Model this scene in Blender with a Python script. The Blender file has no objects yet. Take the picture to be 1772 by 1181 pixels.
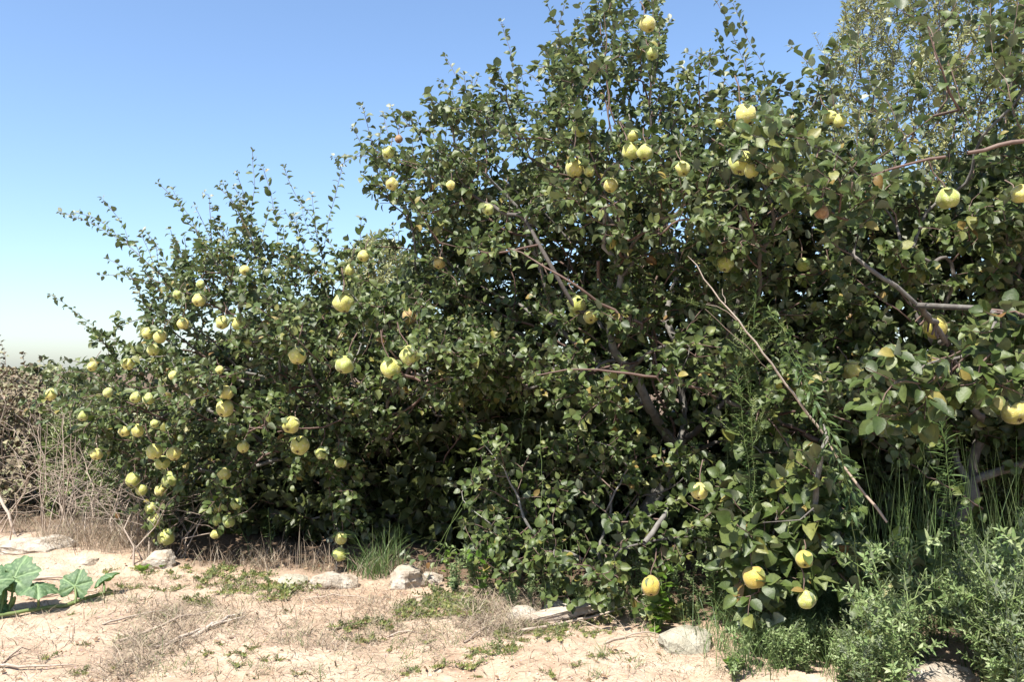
import bpy, math, random
import numpy as np
from mathutils import Vector, Matrix, noise as mnoise

random.seed(7)
rng = np.random.default_rng(11)
scene = bpy.context.scene
C = bpy.data.collections.new("orchard"); scene.collection.children.link(C)

# ------------------------------------------------------------------ camera
FOC = 1477.0; W0, H0 = 1772.0, 1181.0; CAMZ = 1.2; PITCH = math.radians(2.0)
cam_d = bpy.data.cameras.new("camera"); cam = bpy.data.objects.new("camera", cam_d); C.objects.link(cam)
cam_d.sensor_width = 36.0; cam_d.lens = FOC / W0 * 36.0
cam.location = (0, 0, CAMZ); cam.rotation_euler = (math.radians(90) + PITCH, 0, 0)
cam_d.clip_start = 0.05; cam_d.clip_end = 3000
scene.camera = cam

# ------------------------------------------------------------------ light
SUN_EL, SUN_AZ = 59.0, 214.0            # azimuth clockwise from +Y: behind the camera and to its left
w = bpy.data.worlds.new("World"); scene.world = w; w.use_nodes = True
nt = w.node_tree
bg = nt.nodes["Background"]; sky = nt.nodes.new("ShaderNodeTexSky")
sky.sky_type = 'NISHITA'; sky.sun_disc = False
sky.sun_elevation = math.radians(SUN_EL); sky.sun_rotation = math.radians(SUN_AZ)
sky.altitude = 0; sky.air_density = 1.0; sky.dust_density = 1.0; sky.ozone_density = 4.5
nt.links.new(sky.outputs[0], bg.inputs[0]); bg.inputs[1].default_value = 0.096
sd = bpy.data.lights.new("sun", 'SUN'); sd.energy = 5.0; sd.angle = math.radians(0.53); sd.color = (1.0, 0.95, 0.87)
so = bpy.data.objects.new("sun", sd); C.objects.link(so)
_el, _az = math.radians(SUN_EL), math.radians(SUN_AZ)
SUNV = Vector((math.sin(_az) * math.cos(_el), math.cos(_az) * math.cos(_el), math.sin(_el)))
so.rotation_euler = SUNV.to_track_quat('Z', 'Y').to_euler(); so.location = (-3, -3, 6)
vs = scene.view_settings
vs.view_transform = 'Standard'; vs.look = 'None'; vs.gamma = 1.0; vs.use_curve_mapping = False
vs.exposure = 1.38

# ------------------------------------------------------------------ mapping helpers
_cp, _sp = math.cos(PITCH), math.sin(PITCH)
def ray(px, py):
    x = (px - W0 / 2) / FOC; y = (H0 / 2 - py) / FOC
    fy = _cp - y * _sp; fz = _sp + y * _cp
    return x / fy, fz / fy              # per metre of +Y
def P(px, py, d):
    a, b = ray(px, py)
    return np.array([a * d, d, CAMZ + b * d])
def proj(v):
    """points (n,3) to photo pixels"""
    v = np.asarray(v, float); y = v[..., 1]; z = v[..., 2] - CAMZ
    f = y * _cp + z * _sp; u = -y * _sp + z * _cp
    return W0 / 2 + v[..., 0] / f * FOC, H0 / 2 - u / f * FOC
def fbm(x, y, s, seed=0.0, o=4):
    return mnoise.fractal(Vector((x * s + seed, y * s - seed, seed)), 1.0, 2.0, o)
def gz(x, y):
    h = 0.05 * fbm(x, y, 0.9, 3.1, 3) + 0.018 * fbm(x, y, 4.0, 8.0, 4)
    h += 0.05 * math.exp(-((y - 5.3 + 0.35 * x) / 0.7) ** 2) * (1 if x < 1 else .4)
    if x < -1.3: h += 0.045 * math.exp(-((x + 3.2) / .9) ** 2 - ((y - 5.4) / .6) ** 2)
    return h
def G(px, py):
    a, b = ray(px, py)
    t = -CAMZ / min(b, -0.02)
    for _ in range(8):
        t = 0.5 * t + 0.5 * (gz(a * t, t) - CAMZ) / min(b, -0.02)
    return np.array([a * t, t, gz(a * t, t)])
def rowD(px):                            # distance of the hedge's foot from the camera
    return np.interp(px, [-200, 0, 300, 700, 1100, 1400, 1772, 2100], [5.9, 5.75, 5.45, 4.95, 4.4, 4.0, 3.75, 3.6])

# ------------------------------------------------------------------ object helpers
def tag(o, label=None, cat=None, group=None, kind=None):
    if label: o['label'] = label
    if cat: o['category'] = cat
    if group: o['group'] = group
    if kind: o['kind'] = kind
    return o
def root(name, loc=(0, 0, 0), label=None, cat=None, group=None):
    o = bpy.data.objects.new(name, None); o.empty_display_size = .1; C.objects.link(o)
    o.location = Vector(loc); return tag(o, label, cat, group)
def link(name, me, parent=None, mat=None, local=False):
    """mesh is in world coordinates unless local"""
    o = bpy.data.objects.new(name, me); C.objects.link(o)
    if mat is not None and not me.materials: me.materials.append(mat)
    if parent is not None:
        o.parent = parent
        if not local:
            p = parent; off = Vector((0, 0, 0))
            while p is not None: off += Vector(p.location); p = p.parent
            o.location = -off
    return o
def np_mesh(name, verts, faces_list, smooth=True):
    """faces_list: list of (n,k) int arrays"""
    me = bpy.data.meshes.new(name)
    verts = np.ascontiguousarray(verts, dtype=np.float32).reshape(-1, 3)
    me.vertices.add(len(verts)); me.vertices.foreach_set("co", verts.ravel())
    loops = np.concatenate([f.ravel() for f in faces_list]).astype(np.int32)
    tot = np.concatenate([np.full(len(f), f.shape[1]) for f in faces_list]).astype(np.int32)
    st = np.concatenate([[0], np.cumsum(tot)[:-1]]).astype(np.int32)
    me.loops.add(len(loops)); me.loops.foreach_set("vertex_index", loops)
    me.polygons.add(len(tot)); me.polygons.foreach_set("loop_start", st); me.polygons.foreach_set("loop_total", tot)
    if smooth: me.polygons.foreach_set("use_smooth", np.ones(len(tot), bool))
    me.update(calc_edges=True); me.validate()
    return me
def nrm(a):
    return a / np.maximum(np.linalg.norm(a, axis=-1, keepdims=True), 1e-9)

class Tubes:
    def __init__(s): s.v = []; s.f = []; s.n = 0
    def add(s, pts, rad, sides=5, bump=0.0):
        pts = np.asarray(pts, float); m = len(pts)
        if m < 2: return
        rad = np.broadcast_to(np.asarray(rad, float), (m,))
        t = np.gradient(pts, axis=0); t = nrm(t)
        ref = np.array([0, 0, 1.]) if abs(t[0][2]) < .9 else np.array([1., 0, 0])
        u = nrm(np.cross(t, ref)); v = np.cross(t, u)
        a = np.arange(sides) * 2 * math.pi / sides
        r = rad[:, None, None] * (1 + (bump * rng.standard_normal((m, sides, 1)) if bump else 0))
        ring = pts[:, None] + r * (u[:, None] * np.cos(a)[None, :, None] + v[:, None] * np.sin(a)[None, :, None])
        s.v.append(ring.reshape(-1, 3))
        i = np.arange(m - 1)[:, None] * sides; j = np.arange(sides)[None]; k = (j + 1) % sides
        s.f.append((np.stack([i + j, i + k, i + sides + k, i + sides + j], -1).reshape(-1, 4)) + s.n)
        s.n += m * sides
    def mesh(s, name): return np_mesh(name, np.concatenate(s.v), [np.concatenate(s.f)])

# leaf templates: stations along the midrib with half-widths
def template(st):
    u = []; v = []; f3 = []; f4 = []
    u.append(0); v.append(0)
    for (a, wd) in st: u += [a, a, a]; v += [-wd, 0, wd]
    u.append(1); v.append(0); n = len(u)
    f3 += [(0, 1, 2), (0, 2, 3)]
    for i in range(len(st) - 1):
        b = 1 + 3 * i
        f4 += [(b, b + 3, b + 4, b + 1), (b + 1, b + 4, b + 5, b + 2)]
    b = 1 + 3 * (len(st) - 1)
    f3 += [(b, n - 1, b + 1), (b + 1, n - 1, b + 2)]
    return np.array(u, float), np.array(v, float), np.array(f3), np.array(f4) if f4 else None
OVATE = template([(.14, .25), (.38, .36), (.66, .30), (.88, .13)])
OVATE_LOW = template([(.22, .30), (.62, .30)])
LANCE = template([(.3, .5), (.65, .42)])
NARROW = template([(.4, .5)])

def leaf_arrays(T, base, axis, norm, L, wid, curl, fold, wave=0.0):
    """vectorised leaves; wid = width factor"""
    u, v, f3, f4 = T; n = len(base); k = len(u)
    A = nrm(axis); N = nrm(norm - (norm * A).sum(-1, keepdims=True) * A); B = np.cross(N, A)
    L = np.asarray(L)[:, None, None]; c = np.asarray(curl)[:, None]; fo = np.asarray(fold)[:, None]
    wv = (v[None] * np.asarray(wid)[:, None])
    ang = c * u[None]                                  # bend along the rib
    uu = np.where(np.abs(c) > 1e-3, np.sin(ang) / np.where(np.abs(c) > 1e-3, c, 1), u[None])
    ww = -np.where(np.abs(c) > 1e-3, (1 - np.cos(ang)) / np.where(np.abs(c) > 1e-3, c, 1), 0)
    ww = ww + fo * np.abs(wv)
    if wave: ww = ww + wave * rng.standard_normal((n, k)) * (np.abs(v[None]) > 0)
    co = base[:, None] + L * (uu[..., None] * A[:, None] + wv[..., None] * B[:, None] + ww[..., None] * N[:, None])
    off = (np.arange(n) * k)[:, None, None]
    F = [(f3[None] + off).reshape(-1, 3)]
    if f4 is not None: F.append((f4[None] + off).reshape(-1, 4))
    return co.reshape(-1, 3), F, k
def leaf_mesh(name, T, base, axis, norm, L, wid, curl, fold, wave=0.0, young=None):
    co, F, k = leaf_arrays(T, base, axis, norm, L, wid, curl, fold, wave)
    me = np_mesh(name, co, F)
    if young is not None:
        at = me.attributes.new("young", 'FLOAT', 'POINT'); at.data.foreach_set("value", np.repeat(young, k).astype(np.float32))
    return me

# ------------------------------------------------------------------ materials
def newmat(name):
    m = bpy.data.materials.new(name); m.use_nodes = True; t = m.node_tree
    for n in list(t.nodes): t.nodes.remove(n)
    return m, t, t.nodes.new("ShaderNodeOutputMaterial")
def N_(t, typ, **kw):
    n = t.nodes.new(typ)
    for k, v in kw.items(): setattr(n, k, v)
    return n
def mixc(t, fac, a, b, blend='MIX'):
    n = N_(t, "ShaderNodeMix", data_type='RGBA', blend_type=blend)
    for s, v in ((n.inputs[0], fac), (n.inputs[6], a), (n.inputs[7], b)):
        if hasattr(v, 'is_linked'): t.links.new(v, s)
        elif isinstance(v, tuple): s.default_value = (*v, 1) if len(v) == 3 else v
        else: s.default_value = v
    return n.outputs[2]
def mth(t, op, a, b=None, c=None):
    n = N_(t, "ShaderNodeMath", operation=op)
    for i, v in enumerate((a, b, c)):
        if v is None: continue
        if hasattr(v, 'is_linked'): t.links.new(v, n.inputs[i])
        else: n.inputs[i].default_value = v
    return n.outputs[0]
def ramp(t, fac, stops):
    n = N_(t, "ShaderNodeValToRGB"); e = n.color_ramp.elements
    while len(e) > 1: e.remove(e[-1])
    for i, (p, c) in enumerate(stops):
        x = e[0] if i == 0 else e.new(p)
        x.position = p; x.color = (*c, 1)
    t.links.new(fac, n.inputs[0]); return n.outputs[0]
def noise_(t, scale, detail=4, rough=.55, vec=None, dim='3D'):
    n = N_(t, "ShaderNodeTexNoise"); n.inputs["Scale"].default_value = scale
    n.inputs["Detail"].default_value = detail; n.inputs["Roughness"].default_value = rough
    if vec is not None: t.links.new(vec, n.inputs["Vector"])
    return n.outputs[0]
K = .72
def dim(c): return tuple(v * K for v in c)
def dims(st): return [(p, dim(c)) for p, c in st]
def leafmat(name, stops, under, trans=.25, tcol=(.16, .26, .03), rough=.45, young=(.30, .34, .24), spec=.4):
    stops = dims(stops); under = dim(under); tcol = dim(tcol); young = dim(young)
    m, t, out = newmat(name)
    geo = N_(t, "ShaderNodeNewGeometry"); oi = N_(t, "ShaderNodeObjectInfo")
    r = mth(t, 'FRACT', mth(t, 'ADD', geo.outputs["Random Per Island"], oi.outputs["Random"]))
    col = ramp(t, r, stops)
    pos = geo.outputs["Position"]
    blot = ramp(t, noise_(t, 60, 3, .6, pos), [(.35, (.78, .78, .78)), (.7, (1.18, 1.15, 1.1))])
    col = mixc(t, 1.0, col, blot, 'MULTIPLY')
    at = N_(t, "ShaderNodeAttribute", attribute_name="young")
    col = mixc(t, at.outputs["Fac"], col, young)
    u = mixc(t, mth(t, 'MULTIPLY', r, .4), under, col)
    col = mixc(t, geo.outputs["Backfacing"], col, u)
    p = N_(t, "ShaderNodeBsdfPrincipled"); t.links.new(col, p.inputs["Base Color"])
    t.links.new(mth(t, 'MULTIPLY_ADD', geo.outputs["Backfacing"], .35, rough), p.inputs["Roughness"])
    p.inputs["Specular IOR Level"].default_value = spec
    bmp = N_(t, "ShaderNodeBump"); bmp.inputs["Strength"].default_value = .25; bmp.inputs["Distance"].default_value = .004
    t.links.new(noise_(t, 120, 2, .5, pos), bmp.inputs["Height"]); t.links.new(bmp.outputs[0], p.inputs["Normal"])
    tr = N_(t, "ShaderNodeBsdfTranslucent")
    t.links.new(mixc(t, .5, col, tcol), tr.inputs[0])
    mx = N_(t, "ShaderNodeMixShader"); mx.inputs[0].default_value = trans
    t.links.new(p.outputs[0], mx.inputs[1]); t.links.new(tr.outputs[0], mx.inputs[2])
    t.links.new(mx.outputs[0], out.inputs[0]); return m
def plainmat(name, stops, scale=20, rough=.85, bump=.3, bscale=None, detail=6, dist=.01, spec=.3, rnd=True, stretch=None):
    stops = dims(stops)
    m, t, out = newmat(name)
    geo = N_(t, "ShaderNodeNewGeometry"); oi = N_(t, "ShaderNodeObjectInfo")
    vec = geo.outputs["Position"]
    nz = noise_(t, scale, detail, .6, vec)
    if rnd:
        r = mth(t, 'FRACT', mth(t, 'ADD', geo.outputs["Random Per Island"], oi.outputs["Random"]))
        nz = mth(t, 'ADD', mth(t, 'MULTIPLY', r, .45), mth(t, 'MULTIPLY_ADD', nz, .9, -.18))
    col = ramp(t, nz, stops)
    p = N_(t, "ShaderNodeBsdfPrincipled"); t.links.new(col, p.inputs["Base Color"])
    p.inputs["Roughness"].default_value = rough; p.inputs["Specular IOR Level"].default_value = spec
    bmp = N_(t, "ShaderNodeBump"); bmp.inputs["Strength"].default_value = bump; bmp.inputs["Distance"].default_value = dist
    t.links.new(noise_(t, bscale or scale * 3, 6, .65, vec), bmp.inputs["Height"]); t.links.new(bmp.outputs[0], p.inputs["Normal"])
    t.links.new(p.outputs[0], out.inputs[0]); return m

M = {}
M['quince_leaf'] = leafmat('quince_leaf', [(0, (.040, .066, .016)), (.35, (.068, .106, .023)), (.7, (.100, .140, .036)), (.9, (.145, .178, .055)), (.97, (.20, .21, .05)), (.99, (.28, .23, .06)), (1, (.20, .10, .035))], (.20, .23, .15), trans=.20, young=(.40, .42, .34), rough=.5)
M['rear_leaf'] = leafmat('rear_leaf', [(0, (.040, .056, .018)), (.6, (.065, .085, .025)), (1, (.12, .14, .04))], (.16, .19, .12), trans=.22)
M['willow_leaf'] = leafmat('willow_leaf', [(0, (.20, .225, .075)), (.5, (.29, .31, .11)), (1, (.42, .42, .19))], (.38, .40, .30), trans=.3, tcol=(.3, .34, .1), rough=.4)
M['weed_leaf'] = leafmat('weed_leaf', [(0, (.16, .25, .085)), (.5, (.25, .35, .135)), (1, (.38, .45, .23))], (.25, .30, .18), trans=.3, tcol=(.22, .36, .08), rough=.5)
M['spire_leaf'] = leafmat('spire_leaf', [(0, (.05, .095, .03)), (.6, (.085, .145, .045)), (1, (.14, .21, .07))], (.12, .17, .08), trans=.3, tcol=(.16, .30, .05), rough=.5)
M['bright_leaf'] = leafmat('bright_leaf', [(0, (.08, .17, .02)), (.6, (.12, .22, .03)), (1, (.20, .30, .05))], (.15, .24, .07), trans=.35, tcol=(.25, .42, .03), rough=.4)
M['sand_weed_leaf'] = leafmat('sand_weed_leaf', [(0, (.15, .19, .05)), (.5, (.25, .29, .08)), (.8, (.34, .35, .12)), (1, (.40, .24, .14))], (.20, .24, .10), trans=.25, tcol=(.25, .32, .06), rough=.55)
M['pumpkin_leaf_plain'] = None
M['shrub_leaf'] = leafmat('shrub_leaf', [(0, (.15, .18, .08)), (.5, (.24, .27, .12)), (.8, (.32, .31, .17)), (1, (.15, .10, .06))], (.15, .16, .10), trans=.2)
M['rust_leaf'] = leafmat('rust_leaf', [(0, (.19, .15, .10)), (.5, (.28, .24, .15)), (.8, (.25, .29, .13)), (1, (.38, .29, .21))], (.15, .11, .08), trans=.15, tcol=(.2, .12, .06), rough=.7)
M['wisp_leaf'] = leafmat('wisp_leaf', [(0, (.14, .20, .06)), (.6, (.20, .26, .085)), (1, (.28, .30, .13))], (.15, .2, .08), trans=.25)
M['green_grass'] = leafmat('green_grass', [(0, (.08, .15, .045)), (.6, (.14, .23, .07)), (1, (.25, .31, .12))], (.13, .20, .07), trans=.3, tcol=(.2, .34, .06), rough=.4)
M['dry_grass'] = leafmat('dry_grass', [(0, (.16, .12, .09)), (.4, (.33, .26, .20)), (.8, (.56, .48, .37)), (1, (.32, .33, .17))], (.36, .28, .20), trans=.15, tcol=(.45, .35, .2), rough=.7)
M['dead_leaf'] = leafmat('dead_leaf', [(0, (.16, .09, .05)), (.6, (.26, .16, .09)), (1, (.38, .27, .17))], (.24, .16, .10), trans=.1, tcol=(.3, .16, .06), rough=.8)
M['bark'] = plainmat('bark', [(0, (.07, .06, .055)), (.45, (.15, .135, .12)), (.75, (.26, .25, .22)), (1, (.38, .37, .33))], 28, .9, .6, 90, dist=.004)
M['twig'] = plainmat('twig', [(0, (.09, .055, .045)), (.5, (.16, .105, .085)), (1, (.25, .19, .15))], 25, .8, .3, dist=.003)
M['bleached'] = plainmat('bleached', [(0, (.30, .22, .17)), (.5, (.46, .37, .29)), (1, (.62, .54, .45))], 35, .85, .5, 110, dist=.004)
M['red_twig'] = plainmat('red_twig', [(0, (.26, .20, .16)), (.5, (.42, .34, .27)), (1, (.58, .50, .41))], 25, .75, .3, dist=.003)
M['green_stem'] = plainmat('green_stem', [(0, (.09, .14, .04)), (.5, (.14, .20, .06)), (1, (.22, .26, .10))], 30, .5, .15, dist=.002)
M['rock'] = plainmat('rock', [(.25, (.26, .19, .13)), (.42, (.40, .33, .25)), (.6, (.52, .46, .38)), (.8, (.62, .57, .50))], 14, .9, .9, 40, 8, dist=.02, rnd=False)
M['grey_rock'] = plainmat('grey_rock', [(0, (.20, .18, .13)), (.4, (.36, .33, .25)), (.7, (.52, .49, .39)), (1, (.64, .62, .52))], 16, .9, .9, 45, 8, dist=.02, rnd=False)
M['pebble'] = plainmat('pebble', [(0, (.34, .22, .14)), (.5, (.52, .40, .28)), (1, (.72, .62, .48))], 40, .9, .4, dist=.005)

def sandmat():
    m, t, out = newmat('sand'); geo = N_(t, "ShaderNodeNewGeometry"); vec = geo.outputs["Position"]
    a = noise_(t, 1.6, 6, .6, vec); b = noise_(t, 9, 6, .65, vec); c = noise_(t, 70, 5, .7, vec)
    f = mth(t, 'ADD', mth(t, 'MULTIPLY', a, .55), mth(t, 'MULTIPLY', b, .45))
    col = ramp(t, f, dims([(.30, (.29, .185, .125)), (.43, (.45, .325, .23)), (.55, (.56, .43, .32)), (.72, (.64, .525, .41))]))
    gr = ramp(t, c, [(.25, (.72, .68, .64)), (.5, (1, 1, 1)), (.75, (1.10, 1.08, 1.05))])
    col = mixc(t, 1, col, gr, 'MULTIPLY')
    v = N_(t, "ShaderNodeTexVoronoi"); v.inputs["Scale"].default_value = 55; t.links.new(vec, v.inputs["Vector"])
    gsel = mth(t, 'LESS_THAN', v.outputs["Distance"], .16)
    col = mixc(t, mth(t, 'MULTIPLY', gsel, .35), col, v.outputs["Color"])
    col = mixc(t, mth(t, 'MULTIPLY', gsel, .35), col, (.33, .22, .15))
    # brown leaf litter and painted-in shade under the trees, where the noise allows
    at = N_(t, "ShaderNodeAttribute", attribute_name="mould_shade")
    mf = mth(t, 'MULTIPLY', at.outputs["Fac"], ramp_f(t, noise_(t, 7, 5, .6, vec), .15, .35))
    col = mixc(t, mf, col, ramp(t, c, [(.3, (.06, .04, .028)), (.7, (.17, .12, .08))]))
    p = N_(t, "ShaderNodeBsdfPrincipled"); t.links.new(col, p.inputs["Base Color"]); p.inputs["Roughness"].default_value = .95
    p.inputs["Specular IOR Level"].default_value = .15
    h = mth(t, 'ADD', mth(t, 'MULTIPLY', b, .6), mth(t, 'MULTIPLY', c, .25))
    bmp = N_(t, "ShaderNodeBump"); bmp.inputs["Strength"].default_value = .9; bmp.inputs["Distance"].default_value = .03
    t.links.new(h, bmp.inputs["Height"]); t.links.new(bmp.outputs[0], p.inputs["Normal"]); t.links.new(p.outputs[0], out.inputs[0])
    return m
def ramp_f(t, fac, a, b):
    n = N_(t, "ShaderNodeMapRange"); t.links.new(fac, n.inputs[0]); n.inputs[1].default_value = a; n.inputs[2].default_value = b
    return n.outputs[0]
M['sand'] = sandmat()

def quincemat(name, stops, fuzz=.6):
    stops = dims(stops)
    m, t, out = newmat(name); geo = N_(t, "ShaderNodeNewGeometry"); oi = N_(t, "ShaderNodeObjectInfo"); tc = N_(t, "ShaderNodeTexCoord")
    vec = N_(t, "ShaderNodeVectorMath", operation='ADD'); t.links.new(tc.outputs["Object"], vec.inputs[0])
    cmb = N_(t, "ShaderNodeCombineXYZ"); t.links.new(mth(t, 'MULTIPLY', oi.outputs["Random"], 40), cmb.inputs[0]); t.links.new(cmb.outputs[0], vec.inputs[1])
    n1 = noise_(t, 1.4, 3, .5, vec.outputs[0])
    f = mth(t, 'ADD', mth(t, 'MULTIPLY', n1, .55), mth(t, 'MULTIPLY', oi.outputs["Random"], .45))
    col = ramp(t, f, stops)
    # down (pale fuzz) left in patches, and small brown scars
    fz = ramp_f(t, noise_(t, 2.6, 6, .7, vec.outputs[0]), .50, .66)
    col = mixc(t, mth(t, 'MULTIPLY', fz, fuzz), col, (.50, .45, .31))
    sc = ramp_f(t, noise_(t, 5.5, 4, .6, vec.outputs[0]), .64, .72)
    col = mixc(t, mth(t, 'MULTIPLY', sc, .9), col, (.20, .10, .04))
    p = N_(t, "ShaderNodeBsdfPrincipled"); t.links.new(col, p.inputs["Base Color"]); p.inputs["Roughness"].default_value = .55
    p.inputs["Subsurface Weight"].default_value = .0
    p.inputs["Sheen Weight"].default_value = .25
    bmp = N_(t, "ShaderNodeBump"); bmp.inputs["Strength"].default_value = .25; bmp.inputs["Distance"].default_value = .05
    t.links.new(noise_(t, 9, 5, .6, vec.outputs[0]), bmp.inputs["Height"]); t.links.new(bmp.outputs[0], p.inputs["Normal"])
    t.links.new(p.outputs[0], out.inputs[0]); return m
M['quince'] = quincemat('quince_skin', [(.25, (.30, .37, .065)), (.45, (.44, .47, .09)), (.6, (.55, .52, .11)), (.8, (.62, .52, .12))])
M['ripe'] = quincemat('ripe_quince_skin', [(.25, (.40, .36, .05)), (.6, (.48, .39, .055)), (.8, (.48, .31, .05))], .15)
M['rotten'] = quincemat('rotten_quince_skin', [(.3, (.22, .10, .035)), (.5, (.33, .20, .06)), (.65, (.42, .33, .08))], .25)
M['calyx'] = plainmat('calyx', [(0, (.05, .03, .02)), (1, (.14, .09, .05))], 60, .9, .3)

# ------------------------------------------------------------------ ground
def build_ground():
    def axis(lo, hi, step, out, far):
        a = list(np.arange(lo, hi + 1e-6, step)); s = step
        left = []; x = lo
        while x > -far: s = min(s * 1.18, 60); x -= s; left.append(x)
        s = step; right = []; x = hi
        while x < far: s = min(s * 1.18, 60); x += s; right.append(x)
        return np.array(left[::-1] + a + right)
    xs = axis(-4.2, 3.4, .03, 0, 900); ys = axis(2.6, 7.2, .03, 0, 900)
    X, Y = np.meshgrid(xs, ys); Z = np.zeros_like(X); Mo = np.zeros_like(X)
    for i in range(X.shape[0]):
        for j in range(X.shape[1]):
            x, y = X[i, j], Y[i, j]
            if abs(x) < 8 and 0 < y < 12:
                z = gz(x, y) + .006 * mnoise.noise(Vector((x * 14, y * 14, 2)))
            else: z = gz(x, y) if abs(x) < 60 and abs(y) < 60 else 0
            Z[i, j] = z
    px = W0 / 2 + X / np.maximum(Y, .5) * FOC
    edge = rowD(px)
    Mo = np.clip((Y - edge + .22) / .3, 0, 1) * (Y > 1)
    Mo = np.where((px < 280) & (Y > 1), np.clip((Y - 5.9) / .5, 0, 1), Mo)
    n, m = X.shape; idx = np.arange(n * m).reshape(n, m)
    F = np.stack([idx[:-1, :-1], idx[:-1, 1:], idx[1:, 1:], idx[1:, :-1]], -1).reshape(-1, 4)
    me = np_mesh('sandy_ground', np.stack([X, Y, Z], -1), [F])
    at = me.attributes.new("mould_shade", 'FLOAT', 'POINT'); at.data.foreach_set("value", Mo.ravel().astype(np.float32))
    tag(link('ground', me, None, M['sand']), kind='structure')
build_ground()

# ------------------------------------------------------------------ woody growth
def in_poly(poly, x, y):
    poly = np.asarray(poly, float); ins = np.zeros(len(x), bool); n = len(poly)
    for i in range(n):
        x1, y1 = poly[i]; x2, y2 = poly[(i + 1) % n]
        c = (y1 > y) != (y2 > y)
        xi = (x2 - x1) * (y - y1) / (y2 - y1 + 1e-12) + x1
        ins ^= c & (x < xi)
    return ins
def edge_dist(poly, x, y):
    poly = np.asarray(poly, float); d = np.full(len(x), 1e9)
    for i in range(len(poly)):
        a = poly[i]; b = poly[(i + 1) % len(poly)]; ab = b - a; q = np.stack([x, y], -1) - a
        t = np.clip((q @ ab) / (ab @ ab), 0, 1); d = np.minimum(d, np.linalg.norm(q - t[:, None] * ab, axis=1))
    return d
def gloc(v): return mnoise.noise(Vector(v))
def fill_crown(poly, n, depth, T, clump=.35, cs=3.0, seed=0, front=.0):
    """points spread through a crown's volume, bunched by 3-D noise. depth(px,py): the crown's middle distance; T: half thickness (m)"""
    poly = np.asarray(poly, float); lo = poly.min(0); hi = poly.max(0); out = []
    while len(out) < n:
        x = rng.uniform(lo[0], hi[0], 4000); y = rng.uniform(lo[1], hi[1], 4000)
        k = in_poly(poly, x, y); x, y = x[k], y[k]
        e = edge_dist(poly, x, y); dm = depth(x, y)
        half = np.minimum(T, .18 + np.sqrt(np.maximum(e, 0) / FOC * dm * T * 1.3))
        half = half * np.array([1 + .55 * gloc((a * dd / FOC * 2.1 + seed, b * dd / FOC * 2.1, 4.0)) for a, b, dd in zip(x, y, dm)])
        u = rng.uniform(-1, 1, len(x)); u = np.sign(u) * np.abs(u) ** .8
        d = dm + u * half
        for a, b, dd, uu in zip(x, y, d, u):
            p = P(a, b, dd)
            if p[2] < gz(p[0], p[1]) + .05: continue
            if gloc((p[0] * cs + seed, p[1] * cs, p[2] * cs)) < clump - .62 + .25 * rng.random() + (front if uu < -.1 else -.12): continue
            out.append(p)
            if len(out) >= n: break
    return np.array(out)
def sprays(poly, n, depth, T, ln=.42, seed=0, inset=.25):
    """leafy side branches that stand out of the crown's face: dense points along short forking shoots"""
    poly = np.asarray(poly, float); lo = poly.min(0); hi = poly.max(0); out = []; k = 0
    while k < n:
        x = np.array([rng.uniform(lo[0], hi[0])]); y = np.array([rng.uniform(lo[1], hi[1])])
        if not in_poly(poly, x, y)[0]: continue
        k += 1
        dm = depth(x, y)[0]; e = edge_dist(poly, x, y)[0]; half = min(T, .18 + math.sqrt(max(e, 0) / FOC * dm * T * 1.3))
        s0 = P(x[0], y[0], dm - half * .75 + inset * .5)
        d = nrm(np.array([rng.normal(0, .75) - .15, -rng.uniform(.25, .9), rng.normal(.12, .35)])); l = ln * rng.uniform(.6, 1.25)
        droop = rng.uniform(-.02, .14)
        main = np.array([s0 + d * l * t_ - np.array([0, 0, droop]) * t_ * t_ for t_ in np.linspace(0, 1, max(5, int(l / .055)))])
        out += list(main)
        for i in range(2, len(main)):
            for _ in range(2):
                v = nrm(np.cross(d, rng.standard_normal(3)) + d * .6 + np.array([0, 0, .25])) * rng.uniform(.035, .10) * (1.2 - .5 * i / len(main))
                out += [main[i] + v * .5, main[i] + v]
    out = np.array(out); return out[out[:, 2] > .07]
def skyline(poly, n, depth, up=(35, 95), keep=lambda x, y: True, lean=0.0):
    """thin leading shoots along the upper edge of a crown"""
    poly = np.asarray(poly, float); out = []; k = 0
    while k < n:
        i = rng.integers(len(poly)); a, b = poly[i], poly[(i + 1) % len(poly)]; t_ = rng.random(); e = a + (b - a) * t_
        if not keep(e[0], e[1]): continue
        k += 1
        h = rng.uniform(*up); dx = rng.normal(lean, .28) * h; s0 = (e[0] - dx * .6, e[1] + 60)
        d = float(depth(np.array([e[0]]), np.array([e[1]]))[0]) + rng.uniform(-.45, .45)
        out.append(np.array([P(e[0] + dx, e[1] - h, d), P(e[0] + dx * .35, e[1] - h * .35, d + .01), P(*s0, d)]))
    return out
def path_pts(pts, step=.055, jit=.008):
    pts = np.asarray(pts, float); out = []
    seg = np.linalg.norm(np.diff(pts, axis=0), axis=1); tot = seg.sum(); n = max(4, int(tot / step))
    cum = np.concatenate([[0], np.cumsum(seg)])
    s = np.linspace(0, tot, n)
    q = np.stack([np.interp(s, cum, pts[:, i]) for i in range(3)], -1)
    q[1:-1] = q[1:-1] + rng.standard_normal((max(n - 2, 0), 3)) * jit
    return q
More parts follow.
